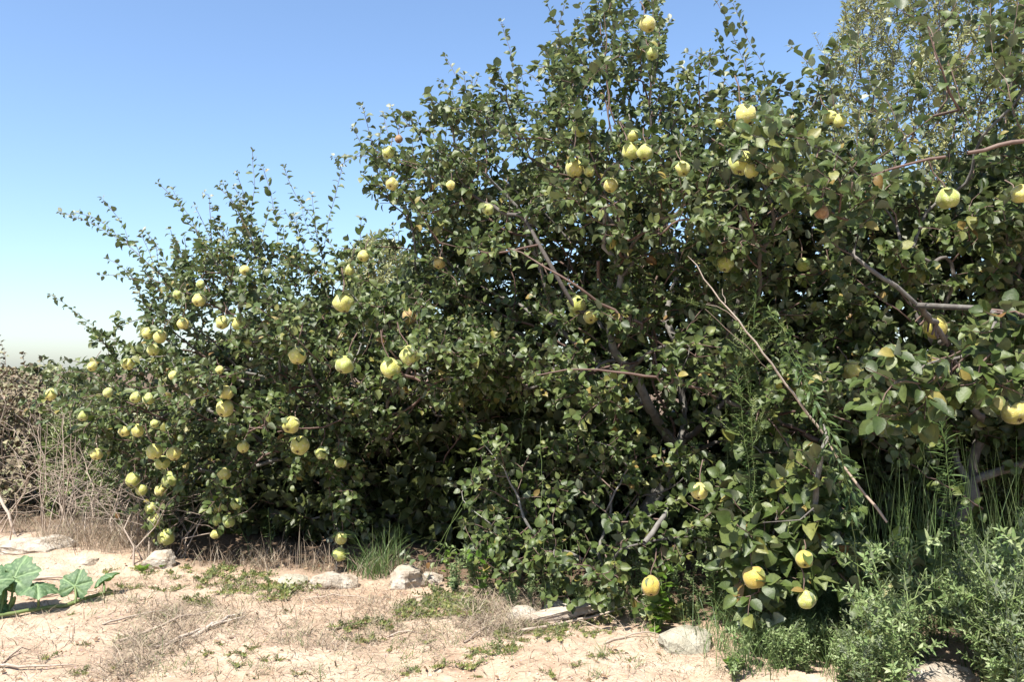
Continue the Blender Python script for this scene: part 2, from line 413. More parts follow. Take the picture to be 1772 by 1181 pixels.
def grow(pts, base, bf=.25):
    """minimum-spanning growth from base through pts, balanced against path length"""
    pts = np.vstack([[base], pts]); n = len(pts); par = np.full(n, -1)
    cost = np.full(n, 1e9); best = np.zeros(n, int); path = np.zeros(n); done = np.zeros(n, bool)
    cur = 0; done[0] = True; order = [0]
    for _ in range(n - 1):
        d = np.linalg.norm(pts - pts[cur], axis=1); c = d + bf * path[cur] + np.where(d > .5, (d - .5) * 2, 0)
        up = (c < cost) & ~done; cost[up] = c[up]; best[up] = cur
        j = int(np.argmin(np.where(done, 1e9, cost)))
        par[j] = best[j]; path[j] = path[best[j]] + np.linalg.norm(pts[j] - pts[best[j]]); done[j] = True; cur = j; order.append(j)
    return pts, par, order
def chains_of(pts, par, order, r0=.0016, ex=2.3):
    n = len(pts); acc = np.full(n, 0.0); kids = [[] for _ in range(n)]
    for j in range(1, n): kids[par[j]].append(j)
    for j in reversed(order):
        if not kids[j]: acc[j] = r0 ** ex
        if par[j] >= 0: acc[par[j]] += acc[j]
    rad = acc ** (1 / ex)
    # smooth kinks a little
    q = pts.copy()
    for _ in range(2):
        s = q.copy()
        for j in order[1:]:
            if kids[j]:
                k = max(kids[j], key=lambda a: rad[a]); s[j] = .5 * q[j] + .25 * (q[par[j]] + q[k])
        q = s
    ch = []; stack = [(0, None)]
    while stack:
        j, p = stack.pop(); c = [] if p is None else [p]; c.append(j)
        while kids[j]:
            ks = sorted(kids[j], key=lambda a: -rad[a])
            for k in ks[1:]: stack.append((k, j))
            j = ks[0]; c.append(j)
        if len(c) > 1: ch.append(c)
    return q, rad, ch, kids

LEAFVAR = []
def leaf_variants(prefix, mat, T=OVATE, n=12, w=1.0, curl=(-.4, 1.5), fold=(.1, .9)):
    out = []
    for i in range(n):
        out_me = leaf_mesh(prefix, T, np.zeros((1, 3)), np.array([[1., 0, 0]]), np.array([[0, 0, 1.]]), np.array([1.]), np.array([w * random.uniform(.85, 1.15)]),
                           np.array([random.uniform(*curl)]), np.array([random.uniform(*fold)]), .02)
        out_me.materials.append(mat); out.append(out_me)
    return out
LV = leaf_variants('quince_leaf', M['quince_leaf'])

FRUIT_SPOTS = []     # filled before the trees so that leaves keep clear of the fruit
def leaf_sites(q, rad, kids, par, size, step, rmax=.0045, droop=.15, upn=.9, young_fn=None, tuft=3, back=None):
    """bases, axes, normals, lengths, young-ness along the thin wood"""
    B = []; A = []; L = []; Yg = []; S = []; W_ = []
    for j in range(1, len(q)):
        if rad[j] > rmax: continue
        a, b = q[par[j]], q[j]; d = b - a; l = np.linalg.norm(d)
        if l < 1e-5: continue
        if l > .45: continue
        k = max(1, int(round(l / step + rng.uniform(-.5, .5)))); dd_ = d / l
        e1 = nrm(np.cross(dd_, [.2, .3, 1.])); e2 = np.cross(dd_, e1); ph = rng.uniform(0, 6.28); szf = rng.uniform(.72, 1.2); w1 = rng.standard_normal(3) * .25
        yg = young_fn[j] if young_fn is not None else 0
        for i in range(k):
            t = (i + rng.random() * .5) / k; ph += math.pi + rng.normal(0, .35); S.append(e1 * math.cos(ph) + e2 * math.sin(ph)); W_.append(w1)
            B.append(a + d * t); A.append(d / l); L.append(size * szf * (rng.uniform(.7, 1.15)) * (1 - .45 * yg)); Yg.append(yg)
        if not kids[j]:
            for i in range(tuft):
                ph += 2.4; S.append(e1 * math.cos(ph) + e2 * math.sin(ph)); W_.append(w1); B.append(b); A.append(d / l * 1.6); L.append(size * rng.uniform(.55, 1.05) * (1 - .5 * yg)); Yg.append(min(1, yg + (.25 if yg > 0 else 0)))
    B = np.array(B); A = np.array(A); L = np.array(L); Yg = np.array(Yg); n = len(B)
    side = nrm(np.array(S) + rng.standard_normal((n, 3)) * .28 + np.array([0, -.12, .05]))
    ax = nrm(A * .6 + side * .85 + np.array([0, 0, -droop]))
    nm = nrm(np.array([-.18, -.38, upn]) + np.array(W_) + A * .35 + rng.standard_normal((n, 3)) * .33)
    B = B + ax * .008
    return B, ax, nm, L, Yg

def fruit_cull(B, ax, L, radius_px=1.0):
    """leaves do not grow through the fruit, nor hang over the face of one that is in the open"""
    keep = np.ones(len(B), bool); tip = B + ax * L[:, None] * .6
    bx, by = proj(tip)
    for (px, py, dia, d, cov) in FRUIT_SPOTS:
        r = dia / 2
        near = (np.hypot(bx - px, by - py) < r * 1.05) & (tip[:, 1] < d + .03)
        c = np.hypot(bx - px, by - py) < r * 1.15
        k = near & (rng.random(len(B)) > cov)
        keep &= ~k
    for (pts, rr) in LIMB_SPOTS:
        x, y = proj(pts)
        for a, b, p in zip(x, y, pts):
            k = (np.hypot(bx - a, by - b) < rr * FOC / p[1] + 9) & (tip[:, 1] < p[1] + .02) & (rng.random(len(B)) < .5)
            keep &= ~k
    return keep
LIMB_SPOTS = []

def woody(name, label, cat, group, base, pts, bf=.25, r0=.0016, bark='bark', twig='twig', limbs=(), limb_r=.012,
          shoots=(), leaf=None, branch_min=.009, max_branches=40, sides=4, parts=190, ex=2.3, tmin=None, nleaf_part=None):
    """leaf: dict(size, step, T, mat, wid, ...)"""
    base = np.array(base, float); extra = []; ynode = {}
    allp = [pts]; cnt = 1 + len(pts); young = [0] * cnt
    lastlimb = {}
    for lm in limbs:
        qq = path_pts(lm[0], .07, .006); allp.append(qq)
        for i in range(len(qq)): lastlimb[cnt + i] = .8 * lm[1] * (.15 + .85 * (1 - i / len(qq)) ** .8)
        cnt += len(qq); young += [0] * len(qq)
    for sh in shoots:
        qq = path_pts(sh, .05, .006)[::-1]; allp.append(qq)      # stored from base to tip
        m = len(qq); cnt += m; young += [max(0, (i / m - .72) / .28) * .75 for i in range(m)]
    pts = np.vstack(allp); young = np.array(young)
    P0, par, order = grow(pts, base, bf)
    q, rad, ch, kids = chains_of(P0, par, order, r0, ex)
    for k, v in lastlimb.items(): rad[k] = max(rad[k], v)
    for lm in lastlimb: q[lm] = P0[lm]
    R = root(name, base, label, cat, group)
    big = [c for c in ch if rad[c[1]] > branch_min]
    big.sort(key=lambda c: -rad[c[1]]); big = big[:max_branches]; bigs = set(id(c) for c in big)
    for i, c in enumerate(big):
        t = Tubes(); rr = rad[c].copy(); rr[0] = rr[1]
        p_ = q[c]
        if i == 0: p_ = np.vstack([p_[0] - [0, 0, .12], p_]); rr = np.concatenate([[rr[0] * 1.35], rr])
        t.add(p_, rr * 1.0, 8, .07)
        rr[-1] *= .25; rr[-2] *= .7
        nm = 'trunk' if i == 0 else 'branch'
        link(nm, t.mesh(nm), R, M[bark])
    t = Tubes()
    for c in ch:
        if id(c) in bigs: continue
        rr = rad[c].copy(); rr[0] = rr[1]; t.add(q[c], rr, sides)
    if t.v:
        o = link('twigs', t.mesh('twigs'), R, M[twig]); o['kind'] = 'stuff'
    if leaf:
        B, ax, nm, L, Yg = leaf_sites(q, rad, kids, par, leaf['size'], leaf['step'], leaf.get('rmax', .0045), leaf.get('droop', .15), leaf.get('upn', .9), young, leaf.get('tuft', 3))
        L = L * np.where(B[:, 1] < leaf.get('near', 0), 1.15, 1.0)
        keep = fruit_cull(B, ax, L) & (B[:, 2] > 0.03)
        B, ax, nm, L, Yg = B[keep], ax[keep], nm[keep], L[keep], Yg[keep]; n = len(B)
        wid = rng.uniform(.85, 1.2, n) * leaf.get('wid', 1); curl = rng.uniform(-.5, 1.5, n) * leaf.get('curl', 1) + Yg * .6; fold = rng.uniform(.05, .95, n)
        # the leaves that show largest become objects of their own
        px, py = proj(B); inf = (px > 5) & (px < W0 - 5) & (py > 5) & (py < H0 - 5) & (Yg < .05)
        sel = np.zeros(n, bool)
        if parts:
            score = L / B[:, 1] * FOC; score = np.where(inf, score, -1)
            # nearest in its surroundings: a coarse depth grid
            key = (px // 22).astype(int) * 1000 + (py // 22).astype(int); o_ = np.argsort(B[:, 1]); seen = {}; rank = np.zeros(n, int)
            for i in o_:
                rank[i] = seen.get(key[i], 0); seen[key[i]] = rank[i] + 1
            score = np.where(rank < 2, score, score * .2)
            sel[np.argsort(-score)[:parts]] = True
            A_ = nrm(ax); Nn = nrm(nm - (nm * A_).sum(-1, keepdims=True) * A_); Bb = np.cross(Nn, A_)
            for i in np.where(sel)[0]:
                o = bpy.data.objects.new('leaf', random.choice(leaf.get('variants', LV))); C.objects.link(o); o.parent = R
                l = L[i]
                mt = Matrix(((A_[i][0] * l, Bb[i][0] * l, Nn[i][0] * l, B[i][0] - base[0]), (A_[i][1] * l, Bb[i][1] * l, Nn[i][1] * l, B[i][1] - base[1]),
                             (A_[i][2] * l, Bb[i][2] * l, Nn[i][2] * l, B[i][2] - base[2]), (0, 0, 0, 1)))
                o.matrix_local = mt
        r_ = ~sel
        T = leaf.get('T', OVATE)
        me = leaf_mesh('foliage', T, B[r_], ax[r_], nm[r_], L[r_], wid[r_], curl[r_], fold[r_], .03, Yg[r_])
        o = link('foliage', me, R, M[leaf.get('mat', 'quince_leaf')]); o['kind'] = 'stuff'
        print(name, 'leaves', n)
        return R, B
    return R, q

# ------------------------------------------------------------------ fruit list (photo pixel, diameter) and which tree
F_LEFT = [(347,492,14),(307,510,15),(345,519,22),(424,468,17),(317,560,20),(256,577,20),(277,583,22),(265,606,20),(385,558,22),(411,560,20),
 (222,630,20),(160,634,16),(88,683,20),(187,680,16),(143,720,18),(235,688,18),(257,690,20),(167,786,20),(215,747,18),(238,745,20),(268,733,14),
 (267,782,26),(301,785,22),(281,801,24),(230,831,24),(245,848,20),(294,830,26),(278,848,20),(268,900,22),(262,880,20),(287,930,27),(390,706,28),(391,680,24),
 (388,820,22),(421,773,20),(409,872,20),(375,878,20),(396,903,20),(376,901,18),(373,925,16),(504,735,30),(519,771,32),(556,784,20),(590,800,20),
 (515,615,30),(595,523,34),(604,467,18),(629,443,20),(596,631,30),(428,593,16),(590,932,20),(588,960,22),(380,640,14),(300,650,15)]
F_MID = [(676,637,33),(709,615,33),(672,263,22),(678,318,22),(998,527,32),(1022,548,24),(1003,223,27),(994,290,30),(1020,296,18),(1057,320,24),
 (1120,40,28),(1128,92,22),(1091,262,28),(1117,263,27),(1095,235,20),(1181,291,26),(1290,198,36),(1284,280,42),(1300,295,24),(1342,297,24),(845,362,20),
 (1256,456,28),(780,320,16),(1245,212,16)]
F_RIGHT = [(1641,342,37),(1616,565,40),(1475,640,34),(1755,712,44),(1436,203,24),(1453,209,22),(1766,335,32),(1390,458,24)]
F_ROT = [(710,547,26),(760,455,20),(1422,367,24),(690,240,14)]
F_LOWF = [(1126,1014,32)]
F_LOWR = [(1392,968,28),(1305,1000,36),(1395,1038,30),(1210,850,28)]

def hollow(x, y): return .9 * np.exp(-((x - 755) / 110.) ** 2 - ((y - 830) / 130.) ** 2) + .6 * np.exp(-((x - 920) / 110.) ** 2 - ((y - 765) / 55.) ** 2) + .35 * np.exp(-((x - 500) / 90.) ** 2 - ((y - 850) / 70.) ** 2)
def dep_left(x, y):
    d = rowD(x) + .5 + hollow(x, y)
    return d + np.interp(y, [300, 450, 640, 760, 830, 900], [.15, .1, -.1, 0, .35, .5])
def dep_mid(x, y):
    d = rowD(x) + .6 + hollow(x, y)
    return d + np.interp(y, [0, 200, 380, 460, 560, 610, 690, 760, 900], [.3, .1, -.2, .35, .4, -.05, -.1, .6, .8])
def dep_right(x, y):
    return rowD(x) + .95 + np.interp(y, [0, 300, 400, 480, 620, 760, 900], [.2, -.15, -.05, .35, .4, .75, .9])

def front_depth(px, py, dm, T, e=60):
    return dm(np.array([px]), np.array([py]))[0] - min(T, .18 + math.sqrt(e / FOC * 5 * T * 1.3)) - .02

def spot(lst, dm, T, cov=.38, e=130):
    res = []
    for (a, b, dia) in lst:
        d = float(front_depth(a, b, dm, T, e)); 
        if b > 860: d = min(d, float(rowD(a)) - .05)
        res.append((a, b, dia, d, cov)); FRUIT_SPOTS.append(res[-1])
    return res
TL, TM, TR = 1.0, 1.1, 1.0
S_LEFT = spot(F_LEFT, dep_left, TL); S_MID = spot(F_MID, dep_mid, TM); S_RIGHT = spot(F_RIGHT, dep_right, TR, .0)
S_ROT = spot(F_ROT, dep_mid, TM)
S_LOWF = spot(F_LOWF, lambda x, y: rowD(x) - .1, .35, .5, 60); S_LOWR = spot(F_LOWR, lambda x, y: rowD(x) - .25, .35, .5, 60)

def limb(pp, dm=None, off=0.0):
    """pp: list of (px, py, distance)"""
    return np.array([P(a, b, d) for a, b, d in pp])

# ---- left tree
polyL = [(118,640),(185,612),(235,600),(262,560),(250,525),(275,490),(310,470),(340,445),(360,450),(395,425),(410,395),(432,385),(455,420),(500,430),(540,440),(590,480),
         (650,490),(690,495),(790,485),(870,600),(860,690),(780,745),(690,795),(600,790),(500,795),(440,830),(425,930),(390,955),(330,950),(270,940),(238,870),(205,800),(150,770),(128,700)]
ptsL = np.vstack([fill_crown(polyL, 3300, dep_left, TL, .34, 2.6, 5, .2), sprays(polyL, 80, dep_left, TL, .36)])
def sh(pp, dm, off=0.0):
    """a shoot's pixels from the tip down"""
    pts = []
    for (a, b) in pp:
        d = float(dm(np.array([a]), np.array([b]))[0]) + off
        pts.append(P(a, b, d))
    return np.array(pts)
dHang = lambda x, y: rowD(x) - .02
ptsL = np.vstack([ptsL] + [fill_crown(pl, n_, dHang, .16, .5, 3, 6) for pl, n_ in [([(215,740),(320,730),(330,820),(300,900),(310,945),(265,945),(225,870)], 95), ([(355,740),(440,740),(440,830),(425,915),(360,930),(355,860)], 75),
    ([(470,690),(620,700),(640,800),(560,820),(490,810)], 80), ([(560,800),(630,800),(640,930),(610,985),(570,970),(565,880)], 60)]])
shL = [sh(s, dep_left, o) for s, o in [
 ([(105,368),(150,380),(185,400),(235,435),(285,485),(340,530)],-.1), ([(178,345),(200,372),(225,420)],0), ([(130,368),(170,378),(215,420)],.08),
 ([(90,512),(120,530),(165,570),(225,605),(300,640)],-.1), ([(140,560),(190,590),(230,600)],.1),
 ([(275,318),(310,350),(335,390),(370,450)],-.1), ([(300,330),(330,400)],.1), ([(437,262),(442,310),(436,360),(430,430)],0), ([(380,325),(405,350),(430,400)],.1), ([(455,290),(470,340),(480,400)],.1),
 ([(492,290),(505,330),(545,380),(590,450)],-.1), ([(592,290),(582,340),(565,390),(560,440)],.1), ([(540,338),(545,380),(550,430)],0), ([(520,345),(530,400)],.15),
 ([(625,380),(622,420),(625,470)],-.15), ([(680,392),(682,430),(688,480)],.1), ([(295,398),(305,430),(320,470)],0), ([(175,476),(215,478),(255,490),(330,530)],-.2),
 ([(190,450),(240,480),(280,500)],0), ([(240,520),(270,540),(300,560)],0), ([(110,622),(150,628),(220,640)],-.1), ([(84,660),(110,640),(160,650)],-.3), ([(135,705),(160,690),(210,690)],-.3),
 ([(165,765),(180,740),(220,720)],-.3), ([(355,335),(365,380),(380,430)],.15), ([(660,425),(655,470)],.2), ([(410,300),(425,345),(430,390)],.2),
 ([(590,975),(592,930),(585,880),(590,820),(600,770)],-.55), ([(570,930),(575,880),(580,820)],-.5), ([(630,930),(615,890),(600,840)],-.45),
 ([(285,945),(280,900),(270,850),(280,790)],-.55), ([(262,905),(258,860),(262,800)],-.5), ([(375,925),(385,880),(400,830),(420,780)],-.45), ([(300,860),(300,820),(300,770)],-.55),
 ([(230,850),(238,810),(250,760)],-.5)]]
shL += skyline(polyL, 34, dep_left, (20, 85), lambda x, y: y < 560 and x < 590, -.25)
limL = [(limb([(735,650,4.75),(695,650,4.6),(668,585,4.55),(655,560,4.7)]), .013), (limb([(560,740,4.85),(500,746,4.8),(430,742,4.8),(400,730,5.0)]), .006),
        (limb([(400,560,5.5),(330,510,5.3),(290,490,5.3),(255,478,5.35)]), .006)]
for l in limL: LIMB_SPOTS.append((path_pts(l[0], .05, 0), l[1]))
baseL = np.array([*P(600, 940, 6.6)[:2], 0.0]); baseL[2] = gz(baseL[0], baseL[1])
LEAF = dict(size=.053, step=.025, rmax=.0048)
treeL, BL = woody('quince_tree', 'rounded quince tree hung with many clusters of pale fruit, beside the dry brown shrubs', 'tree', 'quince trees along the sandy bank', baseL, ptsL, limbs=limL, shoots=shL, leaf=LEAF)

# ---- middle tree (tallest with fruit near the top)
polyM = [(648,262),(700,250),(760,290),(778,240),(795,185),(850,165),(905,170),(945,180),(960,130),(945,80),(1000,60),(1040,-20),(1140,-20),(1150,60),(1145,140),(1190,175),(1225,160),(1270,150),(1300,170),(1350,180),(1420,215),
         (1480,320),(1500,600),(1480,780),(1400,820),(1200,760),(1080,735),(960,725),(880,715),(800,705),(740,705),(700,690),(740,640),(735,540),(718,440),(690,340),(655,300)]
ptsM = np.vstack([fill_crown(polyM, 4800, dep_mid, TM, .34, 2.4, 25, .27), sprays(polyM, 120, dep_mid, TM, .42)])
shM = [sh(s, dep_mid, o) for s, o in [
 ([(578,272),(610,270),(650,272),(700,310),(740,360)],-.2), ([(612,222),(622,245),(650,280)],-.1), ([(664,200),(672,235),(690,290)],0), ([(590,285),(620,262),(660,260)],0),
 ([(770,98),(790,135),(810,180),(840,240)],-.1), ([(868,38),(880,85),(892,130),(910,180)],0), ([(762,140),(790,190),(820,230)],.15), ([(740,225),(770,250),(800,280)],0),
 ([(977,8),(966,45),(964,90),(965,150),(980,220)],-.1), ([(940,85),(962,110),(975,150)],0), ([(1030,-20),(1042,60),(1050,130),(1055,200)],0), ([(1005,10),(1020,60),(1040,120)],.1),
 ([(1130,-15),(1132,60),(1128,130),(1125,200)],-.1), ([(1160,35),(1140,80),(1130,120)],.1), ([(1155,150),(1140,170),(1120,200)],0), ([(1000,100),(1010,140),(1018,190)],.1),
 ([(1240,2),(1262,45),(1285,100),(1310,150),(1335,200)],-.1), ([(1268,5),(1290,60),(1320,110),(1335,160)],.05), ([(1188,92),(1215,98),(1240,120),(1275,165),(1300,210)],0), ([(1200,140),(1220,160),(1250,200)],.1),
 ([(1325,130),(1335,160),(1345,200)],.1), ([(1240,60),(1260,100),(1285,150)],.15), ([(700,350),(715,390),(740,440)],-.2),
 ([(805,800),(830,760),(850,700)],-.4),([(1180,800),(1120,700),(1100,640)],-.2)]]
shM += skyline(polyM, 34, dep_mid, (20, 80), lambda x, y: (y < 300 and x < 1000) or y < 175 and x > 1150, -.1)
limM = [(limb([(1420,765,4.35),(1290,710,4.1),(1190,668,4.0),(1100,645,3.95),(970,640,3.9),(930,650,3.95)]), .015),
        (limb([(1440,770,4.2),(1360,735,4.15),(1290,680,4.2),(1180,600,4.3)]), .012),
        (limb([(1110,560,4.3),(1060,535,4.1),(990,490,4.05),(930,455,4.1),(880,430,4.2)]), .011),
        (limb([(1035,480,4.5),(1045,380,4.4),(1050,320,4.35),(1020,260,4.3)]), .014), (limb([(985,310,4.6),(930,265,4.5),(890,230,4.5)]), .009),
        (limb([(1128,200,4.6),(1125,120,4.6),(1130,20,4.6)]), .007), (limb([(1055,220,4.7),(1050,120,4.7),(1045,20,4.7)]), .007), (limb([(760,420,4.6),(735,380,4.5),(700,330,4.4)]), .007)]
for l in limM: LIMB_SPOTS.append((path_pts(l[0], .05, 0), l[1]))
baseM = np.array([*P(1060, 900, 5.4)[:2], 0.0]); baseM[2] = gz(baseM[0], baseM[1])
treeM, BM = woody('quince_tree', 'tallest quince tree with upright leafy shoots over the dark hollow', 'tree', 'quince trees along the sandy bank', baseM, ptsM, limbs=limM, shoots=shM, leaf=dict(size=.056, step=.025, rmax=.0048))

# ---- right tree, nearest
polyR = [(1400,310),(1480,310),(1560,320),(1640,290),(1700,230),(1750,100),(1790,-60),(1980,-120),(2050,500),(2020,900),(1750,900),(1560,880),(1430,860),(1400,700),(1400,450)]
ptsR = np.vstack([fill_crown([(1560,120),(1600,0),(1660,-60),(1760,-100),(1790,60),(1680,230),(1600,200)], 60, dep_right, .6, .4, 2.3, 46), fill_crown(polyR, 3900, dep_right, TR, .38, 2.3, 45, .27), sprays(polyR, 85, dep_right, TR, .42)])
shR = [sh(s, dep_right, o) for s, o in [
 ([(1428,95),(1440,150),(1445,220),(1440,300)],-.9), ([(1370,80),(1400,110),(1430,150)],-.7), ([(1400,170),(1430,190),(1455,230)],-.5), ([(1610,-20),(1600,30),(1620,100),(1650,185)],-1.0),
 ([(1535,5),(1570,25),(1605,45)],-1.0), ([(1545,40),(1580,40),(1610,50)],-1.0), ([(1715,-20),(1712,60),(1725,150)],-.9), ([(1660,-10),(1640,40),(1620,70)],-1.0), ([(1520,150),(1550,200),(1570,260)],-.8),
 ([(1480,60),(1500,120),(1510,180)],-.1), ([(1765,-20),(1750,80),(1745,180)],-.9)]]
shR += skyline([(1400,300),(1480,270),(1560,270),(1640,240),(1720,140)], 12, dep_right, (20, 110), lambda x, y: y > 60 and x < 1700, -.1)
limR = [(limb([(1840,235,3.55),(1740,252,3.4),(1640,272,3.35),(1560,288,3.35),(1475,315,3.35)]), .014), (limb([(1475,315,3.35),(1440,285,3.4),(1375,250,3.5)]), .007),
        (limb([(1660,640,4.3),(1620,560,4.1),(1590,530,3.7),(1535,485,3.65),(1485,452,3.65),(1440,420,3.8)]), .013), (limb([(1640,600,4.3),(1600,570,3.9),(1556,540,3.75),(1480,482,3.8)]), .009),
        (limb([(1860,640,3.2),(1772,632,3.0),(1700,625,2.95),(1640,640,2.95),(1560,650,3.0),(1500,660,3.1)]), .008),
        (limb([(1660,190,3.6),(1625,110,3.5),(1605,45,3.5)]), .008),(limb([(1700,880,4.4),(1600,820,4.1),(1500,760,4.0)]), .006)]
for l in limR: LIMB_SPOTS.append((path_pts(l[0], .05, 0), l[1]))
near_pts = fill_crown([(1490,640),(1560,600),(1640,620),(1690,560),(1720,520),(1800,540),(1850,600),(1850,720),(1740,690),(1640,700),(1600,740),(1520,740),(1480,700)], 240, lambda x, y: np.full_like(x, 3.06), .22, .15, 3, 7)
up_pts = fill_crown([(1300,190),(1420,230),(1520,280),(1560,330),(1500,400),(1420,380),(1340,330),(1270,260)], 160, lambda x, y: np.full_like(x, 3.55), .2, .1, 3, 9)
baseR = np.array([*P(1720, 900, 4.75)[:2], 0.0]); baseR[2] = gz(baseR[0], baseR[1])
treeR, BR = woody('quince_tree', 'quince tree with large leaves and a long bare grey limb above the green weeds', 'tree', 'quince trees along the sandy bank', baseR, np.vstack([ptsR, near_pts, up_pts]), limbs=limR, shoots=shR, leaf=dict(near=3.32, size=.064, step=.028, rmax=.005))

# ---- low quince growth in front
polyF = [(800,920),(790,860),(830,800),(880,770),(930,790),(980,740),(1060,720),(1150,740),(1240,800),(1260,900),(1220,960),(1150,990),(1060,1010),(960,1030),(860,1000),(810,960)]
dF = lambda x, y: rowD(x) + np.interp(y, [720, 850, 1000], [.45, .1, -.12])
ptsF = np.vstack([fill_crown(polyF, 430, dF, .4, .4, 3.4, 61, .15), sprays(polyF, 22, dF, .4, .3)])
shF = [sh(s, dF, o) for s, o in [([(780,835),(800,870),(840,900)],-.1), ([(915,790),(905,830),(900,880)],-.2), ([(850,735),(855,790),(870,850)],-.1), ([(1060,1040),(1040,1000),(1010,960)],-.2), ([(700,960),(740,975),(800,960)],-.1), ([(995,730),(1000,780),(1010,830)],.1), ([(870,985),(900,960),(940,940)],-.3)]]
limF = [(limb([(1150,900,4.35),(1080,905,4.3),(1020,870,4.35),(1045,800,4.4)]), .007), (limb([(1090,930,4.3),(1010,985,4.1),(960,965,4.1)]), .006)]
baseF = np.array([*P(1070, 950, 4.7)[:2], 0.0]); baseF[2] = gz(baseF[0], baseF[1])
bushF, BF = woody('quince_bush', 'low quince bush spreading over the sand below the tallest tree', 'bush', 'quince bushes at the foot of the trees', baseF, ptsF, limbs=limF, shoots=shF, leaf=dict(size=.054, step=.027, rmax=.005, droop=.3), branch_min=.006, max_branches=12)
polyG = [(1230,960),(1200,860),(1260,780),(1340,760),(1420,790),(1480,860),(1500,930),(1450,1000),(1400,1010),(1360,1040),(1330,1070),(1290,1060),(1250,1010)]
dG = lambda x, y: rowD(x) - .15 + np.interp(y, [760, 900, 1050], [.4, .0, -.12])
ptsG = np.vstack([fill_crown(polyG, 400, dG, .35, .4, 4.0, 71, .1), sprays(polyG, 14, dG, .35, .28)])
shG = [sh(s, dG, o) for s, o in [([(1340,1075),(1330,1030),(1320,980),(1330,930)],-.25), ([(1290,1070),(1300,1030),(1310,980)],-.2), ([(1260,960),(1290,950),(1330,940)],-.3), ([(1430,930),(1410,910),(1390,900)],-.3)]]
baseG = np.array([*P(1360, 1000, 4.25)[:2], 0.0]); baseG[2] = gz(baseG[0], baseG[1])
bushG, BG = woody('quince_bush', 'low quince bush with broad glossy leaves and ripe yellow fruit close to the weeds', 'bush', 'quince bushes at the foot of the trees', baseG, ptsG, shoots=shG, leaf=dict(size=.084, step=.040, rmax=.0055, droop=.3), branch_min=.006, max_branches=12)

# ---- trees behind
LOWV = leaf_variants('rear_leaf', M['rear_leaf'], OVATE_LOW, 4)
dB = lambda x, y: rowD(x) + 1.55
def rear(label, poly, n, seed, base_px, T=.45, size=.095, mat='rear_leaf', dm=dB, step=.028, wid=1, Tm=OVATE_LOW, name='background_tree', group='trees behind the quince row', **kw):
    pts = fill_crown(poly, n, dm, T, .3, 2.4, seed)
    d = float(dm(np.array([base_px]), np.array([900.]))[0]); b = np.array([*P(base_px, 850, d)[:2], 0.0]); b[2] = gz(b[0], b[1])
    return woody(name, label, 'tree', group, b, pts, leaf=dict(size=size, step=step, mat=mat, T=Tm, wid=wid, rmax=.006, **kw), parts=0, branch_min=.014, max_branches=10)
rear('leafy quince tree filling the gaps behind the dark hollow', [(640,520),(700,470),(800,330),(950,280),(1100,300),(1120,900),(640,900)], 2600, 81, 860)
rear('leafy quince tree seen through the branches behind the tallest tree', [(1080,310),(1200,260),(1400,300),(1430,900),(1080,900)], 2200, 83, 1250)
rear('shaded quince tree behind the nearest tree, mostly hidden by it', [(1400,330),(1550,300),(1700,260),(1950,240),(1950,950),(1400,950)], 2800, 85, 1650)
rear('shaded quince tree behind the fruit-laden rounded tree', [(330,620),(420,560),(560,520),(700,500),(720,930),(330,930)], 2400, 87, 520)

rear('low dark thicket filling the foot of the row behind the hollow', [(285,840),(430,790),(600,740),(860,690),(1060,700),(1060,965),(800,975),(290,965)], 3000, 89, 760, dm=lambda x, y: rowD(x) + 1.0, T=.45)
rear('low dark thicket behind the foot of the tallest tree', [(960,720),(1300,700),(1700,720),(1950,760),(1950,970),(960,960)], 2600, 90, 1300, dm=lambda x, y: rowD(x) + 1.6, T=.4)
# silvery willow rising behind the nearest tree, and small one behind the gap
def willow(label, poly, n, seed, base_px, dm, size, step, shoots=()):
    pts = fill_crown(poly, n, dm, .8, .32, 2.0, seed)
    d = float(dm(np.array([float(base_px)]), np.array([500.]))[0]); b = np.array([*P(base_px, 640, d)[:2], 0.0]); b[2] = gz(b[0], b[1])
    return woody('willow_tree', label, 'tree', 'silvery willows behind the quince row', b, pts, r0=.0014, shoots=shoots, twig='twig', leaf=dict(size=size, step=step, mat='willow_leaf', T=LANCE, wid=.26, rmax=.006, droop=-.15, upn=.5, curl=.5, tuft=5), parts=0, branch_min=.014, max_branches=14)
dW = lambda x, y: np.full_like(np.asarray(x, float), 7.6)
shW = [sh(s, dW, o) for s, o in [([(1392,110),(1420,170),(1460,230)],0), ([(1455,-10),(1470,60),(1490,120)],.1), ([(1380,150),(1400,200),(1430,260)],.1), ([(1440,60),(1460,120),(1480,180)],0), ([(1410,60),(1440,120),(1470,180)],.2), ([(1465,-60),(1500,20),(1530,80)],-.1)]]
willow('silver-leaved willow rising behind the nearest quince tree into the sky', [(1405,190),(1440,110),(1460,20),(1480,-80),(1700,-140),(1900,-140),(1900,420),(1600,460),(1430,400),(1400,280)], 5600, 91, 1650, dW, .060, .011, shW)
dW2 = lambda x, y: np.full_like(np.asarray(x, float), 9.5)
willow('small grey-green willow showing in the gap between two quince trees', [(590,470),(610,430),(645,405),(680,420),(720,450),(740,520),(600,540)], 900, 93, 650, dW2, .075, .014)

